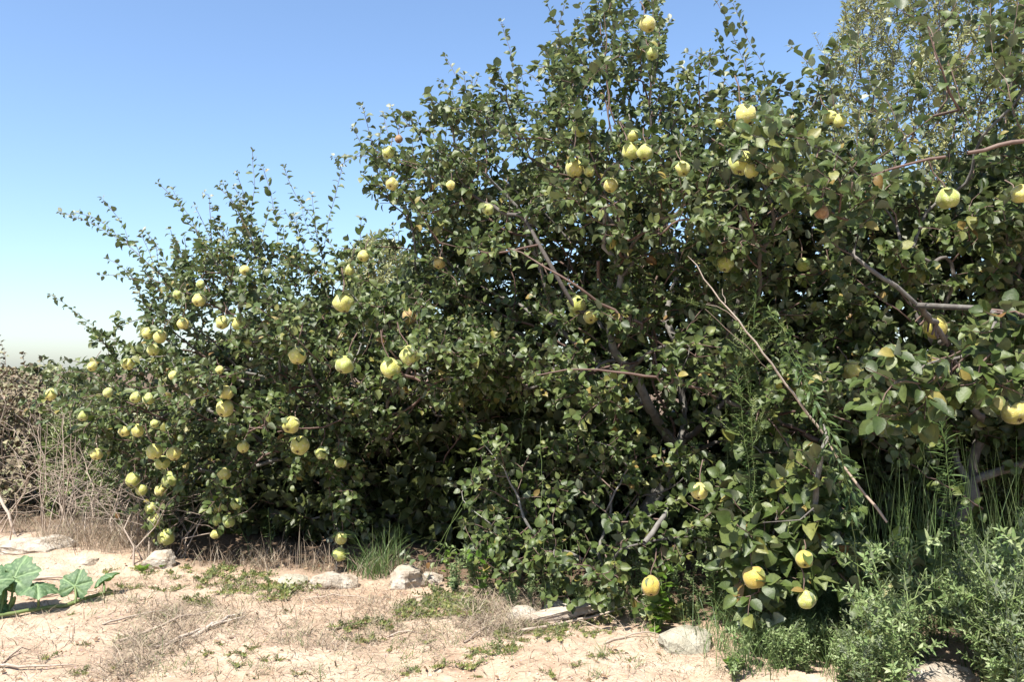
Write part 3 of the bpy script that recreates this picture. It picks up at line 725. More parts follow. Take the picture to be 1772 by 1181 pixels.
# ------------------------------------------------------------------ fruit
def quince_mesh(seed):
    r = random.Random(seed); nu, nv = 22, 14; V = []; F = []
    ribs = r.choice([4, 5, 5, 6]); ph = r.random() * 6.28; neck = r.uniform(.0, .38); lob = r.uniform(.03, .085); off = r.uniform(0, 50)
    for i in range(nv + 1):
        th = math.pi * i / nv; z = math.cos(th); s = math.sin(th)
        for j in range(nu):
            a = 2 * math.pi * j / nu
            k = 1 + lob * math.cos(ribs * a + ph) * (s ** .7) * (1 + .6 * z * -1)
            k += .10 * mnoise.noise(Vector((math.cos(a) * s * 1.6 + off, math.sin(a) * s * 1.6, z * 1.6)))
            rr = s * k * (1 - neck * max(0, z) ** 1.2)
            zz = z * (1 + .12 * neck)
            # dimples at the stalk and the calyx
            zz -= (.20 * math.exp(-(s / .28) ** 2)) * (1 if z > 0 else -1) * (1 - neck * .5 if z > 0 else 1)
            V.append((rr * math.cos(a), rr * math.sin(a), zz))
    for i in range(nv):
        for j in range(nu):
            k = (j + 1) % nu; F.append((i * nu + j, (i + 1) * nu + j, (i + 1) * nu + k, i * nu + k))
    return np_mesh('quince', np.array(V), [np.array(F)])
def calyx_mesh():
    V = [(0, 0, -.80)]; F = []
    for j in range(10):
        a = j * math.pi / 5; r_ = .26 if j % 2 == 0 else .10
        V.append((r_ * math.cos(a), r_ * math.sin(a), -.93 - (.10 if j % 2 == 0 else 0)))
    for j in range(10): F.append((0, 1 + (j + 1) % 10, 1 + j))
    return np_mesh('calyx', np.array(V), [np.array(F)])
QM = {}
for key in ('quince', 'ripe', 'rotten'):
    QM[key] = []
    for s in range(6):
        me = quince_mesh(s * 7 + len(key)); me.materials.append(M[key]); QM[key].append(me)
CX = calyx_mesh(); CX.materials.append(M['calyx'])
def stalk_mesh():
    t = Tubes(); t.add([(0, 0, .74), (.03, .02, 1.0), (.12, .0, 1.35), (.4, 0, 1.8), (.7, .15, 2.5), (.75, .3, 3.6)], [.07, .06, .06, .065, .07, .08], 5); m = t.mesh('stalk'); m.materials.append(M['twig']); return m
ST = stalk_mesh()
def add_fruit(spots, tree, key='quince', label=None):
    for (px, py, dia, d, cov) in spots:
        rr = dia / 2 / FOC * d * 1.04; p = P(px, py, d)
        p[2] = max(p[2], gz(p[0], p[1]) + rr * .9)
        o = bpy.data.objects.new('quince', random.choice(QM[key])); C.objects.link(o); o.parent = tree
        o.location = Vector(p) - Vector(tree.location)
        # hang, calyx somewhat towards the open side
        o.rotation_euler = (random.uniform(-.95, .15), random.uniform(-.45, .45), random.uniform(-3.1, 3.1)); 
        e = Matrix.Rotation(random.uniform(-.4, .4), 4, 'Y') @ Matrix.Rotation(random.uniform(-1.0, .1), 4, 'X') @ Matrix.Rotation(random.uniform(-3.1, 3.1), 4, 'Z')
        o.rotation_euler = e.to_euler()
        o.scale = (rr, rr * random.uniform(.95, 1.05), rr * random.uniform(.98, 1.14))
        if label: o['label'] = label
        if dia >= 18:
            base_ = Vector(p) - Vector(tree.location) + Vector((0, 0, rr * .95)); a0 = random.uniform(0, 6.28)
            for q_ in range(random.choice([2, 3, 3, 4])):
                a_ = a0 + q_ * 2.1 + random.uniform(-.4, .4); A_ = Vector((math.cos(a_), math.sin(a_) * .8 - .25, random.uniform(-.75, .3))).normalized(); N0 = Vector((random.uniform(-.3, .3), -.5, .9)); N0 = (N0 - A_ * N0.dot(A_)).normalized(); B_ = N0.cross(A_); l = random.uniform(.045, .068)
                lf = bpy.data.objects.new('leaf', random.choice(LV)); C.objects.link(lf); lf.parent = tree; b_ = base_ + A_ * rr * .3
                lf.matrix_local = Matrix([[A_[k] * l, B_[k] * l, N0[k] * l, b_[k]] for k in range(3)] + [[0, 0, 0, 1]])
        for nm, me in (('calyx', CX), ('stalk', ST)):
            c = bpy.data.objects.new(nm, me); C.objects.link(c); c.parent = o
add_fruit(S_LEFT, treeL); add_fruit(S_MID, treeM)
add_fruit(S_RIGHT[:1], treeR); add_fruit(S_RIGHT[1:2], treeR, 'ripe', 'smooth golden quince in the shade'); add_fruit(S_RIGHT[2:], treeR)
add_fruit(S_ROT[:1], treeL, 'rotten', 'brown split quince'); add_fruit(S_ROT[1:2], treeM, 'rotten', 'small brown quince'); add_fruit(S_ROT[2:3], treeR, 'rotten', 'pinkish brown quince'); add_fruit(S_ROT[3:], treeM, 'rotten', 'small brown quince')
add_fruit(S_LOWF, bushF, 'ripe'); add_fruit(S_LOWR[:2], bushG, 'ripe'); add_fruit(S_LOWR[2:], bushG)

# ------------------------------------------------------------------ left: dry shrubs
def shrub(name, label, poly, n, dm, seed, mat, size, wid, base_px, twigm='red_twig', step=.05, T=.5, r0=.0016, Tm=LANCE, leaves=True, shoots=(), tuft=2, bf=.6, rmax=.003, clump=.3, cat='shrub', group='shrubs at the end of the quince row'):
    pts = fill_crown(poly, n, dm, T, clump, 3.2, seed)
    d = float(dm(np.array([float(base_px)]), np.array([800.]))[0]); b = np.array([*P(base_px, 900, d)[:2], 0.0]); b[2] = gz(b[0], b[1])
    return woody(name, label, cat, group, b, pts, bf=bf, r0=r0, bark=twigm, twig=twigm, shoots=shoots, branch_min=.008, max_branches=14, parts=0,
                 leaf=dict(size=size, step=step, mat=mat, T=Tm, wid=wid, rmax=rmax, tuft=tuft) if leaves else None)
dS = lambda v: (lambda x, y: np.full_like(np.asarray(x, float), v))
shrub('rusty_shrub', 'rust-brown shrub with dark small leaves, farthest from the quince trees', [(-140,650),(-60,625),(20,640),(70,655),(95,700),(90,800),(70,930),(-140,930)], 1100, dS(7.0), 101, 'rust_leaf', .045, .8, -10, step=.025, tuft=5, shoots=[sh(s, dS(7.2), 0) for s in [[(5,595),(10,640),(20,700)],[(40,615),(45,660)],[(70,625),(60,680)],[(-5,575),(0,640)]]])
shrub('olive_shrub', 'dull olive green bush half hidden by bare twigs', [(-100,650),(40,640),(90,632),(150,655),(210,690),(280,700),(420,760),(420,930),(-100,930)], 2600, dS(8.0), 103, 'shrub_leaf', .06, .8, 170, step=.025, tuft=5, shoots=[sh(s, dS(8.0), 0) for s in [[(90,630),(95,680)],[(110,640),(112,690)],[(50,635),(60,690)],[(75,622),(80,670)]]])
shrub('wispy_shrub', 'feathery bright green broom-like shrub behind the bare twigs', [(90,700),(130,690),(190,740),(250,800),(260,900),(80,900),(60,780)], 1500, dS(6.9), 105, 'wisp_leaf', .06, .16, 150, step=.010, tuft=8)
# bare brush: long arching stems
def brush(label, px0, px1, tops, d, n, seed, mat='red_twig', name='bare_shrub'):
    r = random.Random(seed); b = P((px0 + px1) / 2, 940, d); b[2] = gz(b[0], b[1]); R = root(name, b, label, 'shrub', 'bare brush at the end of the quince row')
    small = Tubes()
    for i in range(n):
        x = r.uniform(px0, px1); dd = d + r.uniform(-.35, .35); g = P(x, 940, dd); g[2] = gz(g[0], g[1]) - .02
        top = P(x + r.uniform(-70, 80), r.uniform(*tops), dd + r.uniform(-.3, .3))
        mid = (g + top) / 2 + np.array([r.uniform(-.08, .08), r.uniform(-.06, .06), .05])
        pts = path_pts([g, mid, top], .09, .012); t = Tubes(); rr = np.linspace(r.uniform(.004, .008), .0018, len(pts)); t.add(pts, rr, 5)
        if i < 40: link('stem', t.mesh('stem'), R, M[mat if r.random() < .7 else 'bleached'])
        else: small.v += [v for v in t.v]; small.f += [f + small.n for f in t.f]; small.n += t.n
        for k in range(r.randint(5, 9)):
            j = r.randint(min(2, len(pts) - 1), len(pts) - 1); p0 = pts[j]; v = np.array([r.uniform(-.3, .3), r.uniform(-.2, .2), r.uniform(-.02, .3)])
            small.add(path_pts([p0, p0 + v * .5, p0 + v + [0, 0, -.03]], .07, .01), [.0022] + [.0015] * 0 if False else .0016, 3)
    o = link('twigs', small.mesh('twigs'), R, M[mat]); o['kind'] = 'stuff'
    return R
brush('tall reddish bare stems rising above the pale stone slab', -60, 130, (650, 840), 6.0, 20, 1)
brush('tangle of bare reddish twigs between the stone slab and the fruit trees', 110, 260, (740, 900), 5.95, 22, 2)
brush('low bare twigs at the foot of the fruit-laden quince tree', 200, 330, (860, 930), 5.6, 16, 3)
t = Tubes(); pp = [P(30, 925, 5.9), P(15, 890, 5.9), P(-5, 850, 5.95)]; pp[0][2] = gz(pp[0][0], pp[0][1]) - .02
t.add(path_pts(pp, .05, .004), .010, 7, .05); tag(link('dead_stump', t.mesh('dead_stump'), None, M['bleached']), 'short pale leaning dead stem beside the stone slab', 'dead stem')

# ------------------------------------------------------------------ rocks
def rock(name, px, py, wpx, hpx, seed, label, mat='rock', dpt=None, yaw=0, tilt=0, cat='stone', sq=.7, sink=.36):
    g = G(px, py + hpx / 2); d = g[1]; wd = wpx / FOC * d; hh = hpx / FOC * d
    import bmesh
    bm = bmesh.new(); bmesh.ops.create_cube(bm, size=2); bmesh.ops.subdivide_edges(bm, edges=bm.edges[:], cuts=9, use_grid_fill=True)
    r = random.Random(seed); o = Vector((r.random() * 60, r.random() * 60, 0))
    dp = dpt or wd * .6
    cuts = [(Vector((r.uniform(-1, 1), r.uniform(-1, 1), r.uniform(-.3, 1))).normalized(), r.uniform(.72, .98)) for _ in range(9)]
    for v in bm.verts:
        c = v.co.copy(); s = c.normalized() * 1.15; c = c.lerp(s, sq * .6)
        for n_, h_ in cuts:
            e = c.dot(n_) - h_
            if e > 0: c -= n_ * e * .9
        c += c.normalized() * (mnoise.fractal(c * 1.7 + o, .8, 2.1, 5) * .12 + abs(mnoise.noise(c * 5 + o)) * .06)
        v.co = Vector((c.x * wd / 2, c.y * dp / 2, c.z * hh * .62))
    me = bpy.data.meshes.new(name); bm.to_mesh(me); bm.free()
    ob = link(name, me, None, M[mat]); ob.location = (g[0], g[1] + dp * .25, g[2] + hh * (.5 - sink)); ob.rotation_euler = (0, tilt, yaw)
    return tag(ob, label, cat, 'pale stones along the edge of the bank')
rock('stone', 45, 940, 95, 26, 3, 'long flat white limestone slab at the foot of the dry shrubs', dpt=.35)
rock('stone', 88, 938, 60, 22, 5, 'white wedge-shaped stone resting against the end of the long flat slab', dpt=.25, tilt=.2)
rock('stone', 148, 972, 28, 9, 8, 'small half-buried pale stone beside the pumpkin leaves', dpt=.12)
rock('stone', 273, 967, 56, 34, 11, 'bright white block-like stone under the lowest hanging quinces', dpt=.2, tilt=-.25)
rock('stone', 575, 1003, 76, 32, 17, 'pale rounded stone with thin grass in front, under the dark hollow', dpt=.2)
rock('stone', 505, 1006, 50, 15, 18, 'grey sloping stone partly buried beside the pale rounded one', 'grey_rock', dpt=.2)
rock('stone', 703, 996, 74, 38, 21, 'rugged cream and orange stone beside a tuft of tall grass', dpt=.22)
rock('stone', 748, 1000, 34, 18, 23, 'small cream stone touching the rugged orange-stained one', dpt=.12)
rock('stone', 1193, 1106, 92, 42, 31, 'flat grey stone slab lying at the edge of the green weeds', 'grey_rock', dpt=.2, tilt=.12)
rock('stone', 1640, 1180, 150, 62, 37, 'large pale sandy stone at the bottom among the weeds', dpt=.34)
rock('stone', 968, 1052, 64, 30, 41, 'square-cut pale block behind the weathered plank', dpt=.15, sq=.2)
rock('stone', 905, 1062, 54, 26, 43, 'pale sandy block under the dry grass heap', dpt=.15, sq=.3)

# weathered plank
def plank():
    a = G(915, 1080); b = G(1030, 1064); import bmesh
    L = np.linalg.norm(b - a); bm = bmesh.new(); bmesh.ops.create_cube(bm, size=1); bmesh.ops.subdivide_edges(bm, edges=bm.edges[:], cuts=7, use_grid_fill=True)
    for v in bm.verts:
        c = v.co; nn = mnoise.fractal(Vector((c.x * 3, c.y * 9, c.z * 4)), 1, 2, 4)
        v.co = Vector((c.x * L, c.y * .07 + nn * .006 + .01 * math.sin(c.x * 3), c.z * .038 + nn * .005))
    me = bpy.data.meshes.new('plank'); bm.to_mesh(me); bm.free(); o = link('weathered_plank', me, None, M['bleached'])
    o.location = Vector((a + b) / 2) + Vector((0, 0, .03)); o.rotation_euler = (.1, -.03, math.atan2(b[1] - a[1], b[0] - a[0]))
    tag(o, 'bleached grey wooden plank lying in the dry grass', 'plank')
plank()

# ------------------------------------------------------------------ dead branches and sticks
def stick(name, pts, r0, r1, label, mat='bleached', cat='dead branch', group=None, sub=(), step=.05, jit=.003, sides=6):
    pts = np.array(pts, float); R = root(name, pts[0], label, cat, group)
    q = path_pts(pts, step, jit); t = Tubes(); rr_ = np.linspace(r0, r1, len(q)); rr_[-1] *= .3; rr_[0] *= .8; t.add(q, rr_, sides, .06); link('stem', t.mesh('stem'), R, M[mat])
    for s in sub:
        q = path_pts(s, step, jit); t = Tubes(); t.add(q, np.linspace(r0 * .28, .0012, len(q)), 5); link('side_twig', t.mesh('side_twig'), R, M[mat])
    return R
stick('dead_branch', [P(1425, 752, 3.5), P(1370, 680, 3.45), P(1300, 585, 3.4), P(1255, 530, 3.4), P(1190, 443, 3.4)], .0058, .002, 'long straight bare branch slanting across the front of the tallest quince tree', 'red_twig',
      sub=[[P(1275, 555, 3.4), P(1250, 535, 3.38), P(1222, 527, 3.36)], [P(1255, 525, 3.4), P(1250, 500, 3.4)], [P(1330, 640, 3.42), P(1290, 600, 3.3), P(1220, 535, 3.2)]])
stick('dead_branch', [P(1410, 885, 3.55), P(1418, 810, 3.5), P(1430, 750, 3.47), P(1425, 735, 3.5)], .013, .009, 'short thick reddish-grey bare stem standing below the long slanting branch', 'bark', sub=[[P(1408, 880, 3.5), P(1395, 900, 3.5), P(1320, 905, 3.5)]])
stick('dead_branch', [P(1535, 905, 3.35), P(1500, 860, 3.4), P(1460, 810, 3.45), P(1430, 760, 3.47)], .006, .005, 'smooth brown bare branch slanting down into the green weeds', 'bleached')
stick('dead_branch', [P(1115, 940, 3.9), P(1140, 905, 4.0), P(1155, 880, 4.1)], .014, .012, 'broken thick dead stump leaning by the bright green plant', 'bark')
stick('dead_branch', [G(900, 1100) + [0, 0, .02], G(1000, 1085) + [0, 0, .03], G(1080, 1070) + [0, 0, .05], G(1150, 1040) + [0, 0, .10]], .008, .002, 'reddish dry branch lying on the sand before the low quince bush', 'red_twig',
      sub=[[G(1080, 1070) + [0, 0, .05], G(1110, 1075) + [0, 0, .03], G(1150, 1062) + [0, 0, .05]], [G(1000, 1085) + [0, 0, .03], G(1040, 1095) + [0, 0, .02], G(1085, 1100) + [0, 0, .0]]])
def lying(px, py, ang, lpx, r, lab, mat='bleached', curve=.1):
    g = G(px, py); d = g[1]; L = lpx / FOC * d
    pts = []
    for k in range(6):
        t_ = k / 5 - .5; x = g[0] + math.cos(ang) * L * t_; y = g[1] + math.sin(ang) * L * t_ * 1.0 + curve * L * (1 - 4 * t_ * t_)
        pts.append((x, y, gz(x, y) + r * .8 + .012 * (1 - 4 * t_ * t_)))
    stick('fallen_stick', pts, r, r * .5, lab, mat, 'stick', 'sticks lying on the sand', step=.04, jit=.004)
lying(380, 1085, 1.1, 120, .010, 'curved bleached stick bent like a hook in the dry grass')
lying(350, 1100, .9, 170, .009, 'thick bleached stick lying beside the hooked one')
lying(300, 1085, 1.0, 200, .008, 'long straight bleached stick crossing the dry grass patch')
lying(250, 1070, .8, 140, .006, 'thin grey stick at the upper edge of the dry grass patch')
lying(60, 1160, .25, 130, .007, 'pale forked stick lying alone in the bottom corner of the sand', curve=-.05)
lying(30, 1135, 1.3, 60, .005, 'short white stick pointing away, above the pale forked stick')
lying(100, 1010, .35, 110, .008, 'grey stick on the sand behind the mottled pumpkin leaves')
lying(120, 1032, .4, 120, .008, 'thin pale stick lying behind the pumpkin leaf stalks')
lying(860, 1090, .9, 170, .005, 'reddish thin stick sticking out of the dry grass heap', 'red_twig')
lying(870, 1075, .7, 150, .005, 'greyish thin stick crossing the dry grass heap')
lying(1100, 1110, .3, 120, .005, 'thin reddish stick by the flat grey stone slab', 'red_twig')
lying(700, 1100, .3, 60, .005, 'short brown stick in the middle of the open sand', 'red_twig')
lying(590, 1040, .05, 120, .004, 'thin straight stick below the pale rounded stone')

# ------------------------------------------------------------------ grass and ground cover
class Blades:
    def __init__(s): s.B = []; s.D = []; s.L = []; s.W = []; s.K = []
    def add(s, b, d, L, W, K): s.B.append(b); s.D.append(d); s.L.append(L); s.W.append(W); s.K.append(K)
    def mesh(s, name, seg=4):
        B = np.array(s.B); D = nrm(np.array(s.D)); L = np.array(s.L); W = np.array(s.W); K = np.array(s.K); n = len(B)
        az = rng.uniform(0, 6.28, n); side = np.stack([np.cos(az), np.sin(az), np.zeros(n)], -1); hor = np.stack([D[:, 0] + 1e-3 * np.cos(az), D[:, 1] + 1e-3 * np.sin(az), np.zeros(n)], -1); hor = nrm(hor)
        V = []
        for i in range(seg + 1):
            t_ = i / seg; c = B + D * (L * t_)[:, None] + hor * (K * L * t_ * t_)[:, None] - np.array([0, 0, 1.]) * (np.abs(K) * L * t_ ** 3 * .5)[:, None]
            wv = (W * (1 - t_ * .85) / 2)[:, None]
            V.append(c - side * wv); V.append(c + side * wv)
        V = np.stack(V, 1); k = 2 * (seg + 1); F = []
        for i in range(seg): F.append([2 * i, 2 * i + 1, 2 * i + 3, 2 * i + 2])
        F = (np.array(F)[None] + (np.arange(n) * k)[:, None, None]).reshape(-1, 4)
        return np_mesh(name, V.reshape(-1, 3), [F])
def tuft(bl, g, n, spread, h, lean=.35, w=.003, bend=(.0, .6)):
    for _ in range(n):
        x = g[0] + random.gauss(0, spread); y = g[1] + random.gauss(0, spread)
        bl.add((x, y, gz(x, y) - .005), (random.gauss(0, lean), random.gauss(0, lean), 1), h * random.uniform(.4, 1.15), w * random.uniform(.7, 1.3), random.uniform(*bend))
def clear_of_stone(g):
    a, b = proj(np.array(g)); return not (1575 < a < 1700 and 1105 < b < 1275)
def area(poly, n):
    poly = np.array(poly, float); lo, hi = poly.min(0), poly.max(0); out = []
    while len(out) < n:
        x = random.uniform(lo[0], hi[0]); y = random.uniform(lo[1], hi[1])
        if in_poly(poly, np.array([x]), np.array([y]))[0]: out.append(G(x, y))
    return out
gg = Blades()
for g in area([(1180,1130),(1300,1010),(1500,930),(1800,900),(1800,1175),(1500,1175),(1300,1175)], 330):
    if clear_of_stone(g): tuft(gg, g, 16, .035, .26, .25, .0032)
for g in area([(1400,960),(1800,900),(1850,1250),(1500,1180)], 105):
    if clear_of_stone(g): tuft(gg, g, 8, .06, .80, .10, .0050, (.0, .2))
for g in area([(640,985),(690,975),(700,1000),(650,1005)], 10): tuft(gg, g, 16, .03, .30, .22, .005)
for g in area([(590,985),(640,985),(650,1000),(600,1000)], 6): tuft(gg, g, 12, .03, .18, .25, .005)
for g in area([(800,1010),(1150,1000),(1160,1060),(900,1060)], 45): tuft(gg, g, 12, .03, .14, .35, .003)
for g in area([(960,1000),(1150,985),(1160,1030),(960,1020)], 22): tuft(gg, g, 8, .03, .42, .12, .0032, (0, .25))
for px, py in [(290,1160),(640,1090),(690,1165),(560,1165),(1230,1165),(850,1130),(175,1040),(760,1090),(230,1020),(260,1170)]: 
    tuft(gg, G(px, py), 60, .05, .07, .6, .002, (.1, .8))
for g in area([(240,990),(760,990),(1200,1070),(1200,1180),(200,1180),(150,1050)], 90): tuft(gg, g, 8, .02, .08, .5, .0035, (.1, .8))
tag(link('green_grass', gg.mesh('green_grass'), None, M['green_grass']), 'tall thin green grass in the weeds and in tufts on the bank', 'grass', kind='stuff')
dg = Blades()
for g in area([(280,965),(640,985),(780,1000),(700,1005),(420,985),(240,975)], 36): tuft(dg, g, 14, .03, .17, .35, .0045, (0, .6))
for g in area([(230,1080),(300,1045),(420,1050),(410,1090),(300,1130),(230,1180),(170,1180)], 42): tuft(dg, g, 34, .045, .13, 1.2, .0042, (.2, 1))
for g in area([(790,1060),(850,1020),(930,1040),(960,1070),(860,1110),(790,1095)], 48): tuft(dg, g, 34, .04, .15, 1.1, .0042, (.2, 1))
for g in area([(180,985),(620,1000),(760,1010),(1120,1080),(1180,1180),(-20,1180),(-20,1090)], 430): tuft(dg, g, 10, .05, .085, 1.3, .0042, (0, .8))
for g in area([(200,1000),(560,1010),(780,1040),(800,1120),(500,1130),(180,1060)], 330): tuft(dg, g, 12, .05, .085, 1.0, .0042, (0, .8))
for g in area([(60,965),(250,965),(240,1020),(60,1030)], 70): tuft(dg, g, 10, .03, .06, 1.5, .002, (.2, .9))
for g in area([(60,925),(280,925),(290,960),(90,955)], 130): tuft(dg, g, 10, .04, .28, .35, .0028, (0, .6))
for g in area([(-20,905),(60,905),(60,925),(-20,925)], 12): tuft(dg, g, 12, .05, .2, .35, .0028, (0, .6))
for g in area([(1150,1120),(1260,1130),(1260,1180),(1140,1180)], 40): tuft(dg, g, 9, .03, .07, 1.0, .002, (.2, .9))
for px, h in [(515,.36),(500,.18),(468,.34),(545,.2),(430,.22),(575,.25),(660,.3),(365,.15)]:
    g = G(px, 985); tuft(dg, g, 3, .02, h, .08, .0035, (0, .1))
for g in area([(280,962),(640,975),(780,985),(780,1000),(420,980),(240,970)], 16): tuft(dg, g, 7, .04, .22, .3, .005, (0, .5))
tag(link('dry_grass', dg.mesh('dry_grass'), None, M['dry_grass']), 'dry straw-coloured grass lying and standing across the sandy bank', 'grass', kind='stuff')
# long hanging grass stems
for i, (pp, lab) in enumerate([([(735,975,4.7),(790,890,4.6),(825,800,4.6)], 'long single grass stem arching across the dark hollow'), ([(700,970,4.8),(770,930,4.7),(800,880,4.7)], 'shorter grass stem rising from the rugged stone'),
                               ([(1590,960,3.5),(1600,760,3.4),(1605,660,3.4)], 'very long thin grass stem standing before the nearest tree'), ([(1580,980,3.4),(1640,860,3.3),(1590,770,3.3)], 'bent thin grass stem before the nearest tree'), ([(945,950,4.2),(938,830,4.2),(935,740,4.2)], 'thin upright grass stem before the low quince bush')]):
    pts = [P(*q) for q in pp]; pts[0][2] = gz(pts[0][0], pts[0][1]); t = Tubes(); t.add(path_pts(pts, .05, .006), .0013, 4); tag(link('grass_stem', t.mesh('grass_stem'), None, M['green_stem']), lab, 'grass stem', 'single tall grass stems')

# pebbles / clods, dead leaves
def pebbles():
    V = []; F = []; n0 = 0
    ico_v = np.array([(0,0,1),(.89,0,.45),(.28,.85,.45),(-.72,.53,.45),(-.72,-.53,.45),(.28,-.85,.45),(.72,.53,-.45),(-.28,.85,-.45),(-.89,0,-.45),(-.28,-.85,-.45),(.72,-.53,-.45),(0,0,-1)])
    ico_f = np.array([(0,1,2),(0,2,3),(0,3,4),(0,4,5),(0,5,1),(1,6,2),(2,7,3),(3,8,4),(4,9,5),(5,10,1),(6,7,2),(7,8,3),(8,9,4),(9,10,5),(10,6,1),(11,7,6),(11,8,7),(11,9,8),(11,10,9),(11,6,10)])
    for g in area([(-20,950),(450,965),(800,1000),(1250,1080),(1280,1190),(-20,1190)], 3600):
        s = random.uniform(.0015, .006) * (1 if random.random() < .96 else 2.6)
        V.append(ico_v * s * np.array([1, random.uniform(.6, 1.3), random.uniform(.5, .9)]) * (1 + rng.standard_normal((12, 1)) * .18) + g); F.append(ico_f + n0); n0 += 12
    tag(link('gravel', np_mesh('gravel', np.concatenate(V), [np.concatenate(F)]), None, M['pebble']), 'small sandy clods and gravel scattered over the bank', 'gravel', kind='stuff')
pebbles()
def dead_leaves():
    gs = area([(-20,950),(450,965),(800,1000),(1250,1080),(1280,1190),(-20,1190)], 150) + area([(280,950),(800,960),(1300,1000),(1300,1060),(800,1010),(280,975)], 700)
    B = np.array(gs) + [0, 0, .008]; n = len(B); ax = rng.standard_normal((n, 3)) * [1, 1, .25]; nm = rng.standard_normal((n, 3)) * .5 + [0, 0, 1]
    me = leaf_mesh('fallen_leaves', OVATE_LOW, B, ax, nm, rng.uniform(.012, .034, n), rng.uniform(.5, 1, n), rng.uniform(-1, 1.5, n), rng.uniform(0, .8, n))
    tag(link('fallen_leaves', me, None, M['dead_leaf']), 'dry brown leaves fallen on the sand and beneath the trees', 'fallen leaves', kind='stuff')
dead_leaves()

# ------------------------------------------------------------------ weeds
def leaves_about(stems, size, per, T, wid, up=.5, out=1.0, curl=(-.2, .8), r=random, taper=.6, start=.1):
    """stems: list of polylines; returns arrays"""
    B = []; A = []; Nn = []; L = []
    for q in stems:
        q = np.asarray(q, float); seg = np.linalg.norm(np.diff(q, axis=0), axis=1).sum(); n = max(3, int(seg * per)); m = len(q); ph = random.random() * 6.28
        for i in range(n):
            f = start + (1 - start) * (i + random.random() * .5) / n; x = f * (m - 1); a = min(int(x), m - 2); p = q[a] + (q[a + 1] - q[a]) * (x - a); d = nrm(q[a + 1] - q[a])
            ph += 2.4; s = nrm(np.cross(d, [0.3, .2, 1.])); b2 = np.cross(d, s); rad = s * math.cos(ph) + b2 * math.sin(ph)
            upf = up + (1.2 * max(0, f - .85) / .15)
            B.append(p); A.append(rad * out + d * upf); Nn.append(d * 1.0 + rad * -.3 + np.array([0, 0, .25]) + rng.standard_normal(3) * .15); L.append(size * (1 - taper * f ** 2) * random.uniform(.7, 1.15))
    n = len(B)
    return np.array(B), np.array(A), np.array(Nn), np.array(L), np.full(n, wid) * rng.uniform(.8, 1.2, n), rng.uniform(*curl, n), rng.uniform(.0, .4, n)
def plant_proto(name, stems_fn, mat, T, size, per, wid, stemr=.002, part_leaves=False, variants=None, **kw):
    """returns (stem mesh, leaf data) in local coordinates"""
    stems = stems_fn(); t = Tubes()
    for q in stems: t.add(q, np.linspace(stemr, stemr * .4, len(q)), 4)
    sm = t.mesh('stem'); sm.materials.append(M['green_stem'])
    arr = leaves_about(stems, size, per, T, wid, **kw)
    lm = leaf_mesh('foliage', T, *arr, .0); lm.materials.append(M[mat])
    return sm, lm, arr
def put_plant(name, proto, loc, label, cat, group, scale=1, rz=0, parts=False, variants=None, tilt=(0, 0)):
    R = root(name, loc, label, cat, group); R.scale = (scale,) * 3; R.rotation_euler = (tilt[0], tilt[1], rz)
    o = bpy.data.objects.new('stem', proto[0]); C.objects.link(o); o.parent = R
    if parts:
        B, ax, nm, L, wid, curl, fold = proto[2]; A_ = nrm(ax); Nn = nrm(nm - (nm * A_).sum(-1, keepdims=True) * A_); Bb = np.cross(Nn, A_)
        for i in range(len(B)):
            o = bpy.data.objects.new('leaf', random.choice(variants)); C.objects.link(o); o.parent = R; l = L[i]
            o.matrix_local = Matrix([[A_[i][k] * l, Bb[i][k] * l, Nn[i][k] * l, B[i][k]] for k in range(3)] + [[0, 0, 0, 1]])
    else:
        o = bpy.data.objects.new('foliage', proto[1]); C.objects.link(o); o.parent = R; o['kind'] = 'stuff'
    return R
def bushy_stems(h, n, spread, sub=3):
    def f():
        out = []
        for i in range(n):
            a = random.uniform(0, 6.28); s = random.uniform(.2, 1) * spread; top = np.array([math.cos(a) * s, math.sin(a) * s, h * random.uniform(.7, 1)])
            q = path_pts([(0, 0, -.02), top * [.4, .4, .5], top], .04, .004); out.append(q)
            for k in range(sub):
                j = random.randint(len(q) // 3, len(q) - 1); v = np.array([random.gauss(0, 1), random.gauss(0, 1), 1.3]) * h * .13
                out.append(path_pts([q[j], q[j] + v * .6, q[j] + v * 1.1], .03, .003))
        return out
    return f
def spire_stem(h, lean=.08):
    def f():
        a = random.uniform(0, 6.28); return [path_pts([(0, 0, -.02), (lean * .3 * math.cos(a), lean * .3 * math.sin(a), h * .5), (lean * math.cos(a), lean * math.sin(a), h)], .05, .003)]
    return f
LVW = leaf_variants('weed_leaf', M['weed_leaf'], LANCE, 5, .34, (0, .9), (.0, .4))
protoW = [plant_proto('weed', bushy_stems(.33, 6, .16), 'weed_leaf', LANCE, .046, 95, .34, .0018, up=.7) for _ in range(4)]
LM_SAND = [(45,950,'the long flat white slab'),(148,975,'the small half-buried stone'),(273,975,'the bright white block'),(500,1010,'the grey sloping stone'),(575,1010,'the pale rounded stone'),
  (703,1005,'the rugged orange-stained stone'),(748,1005,'the small cream stone'),(968,1060,'the weathered plank'),(905,1070,'the dry grass heap'),(1193,1120,'the flat grey slab'),(380,1085,'the hooked bleached stick'),(300,1085,'the long straight stick'),
  (60,1160,'the pale forked stick'),(700,1100,'the short brown stick on open sand'),(1126,1060,'the ripe quince nearest the ground'),(495,1030,'the dense green rosette'),(247,992,'the serrated green seedling'),(130,1050,'the upright pumpkin leaf'),(590,1040,'the thin straight stick')]
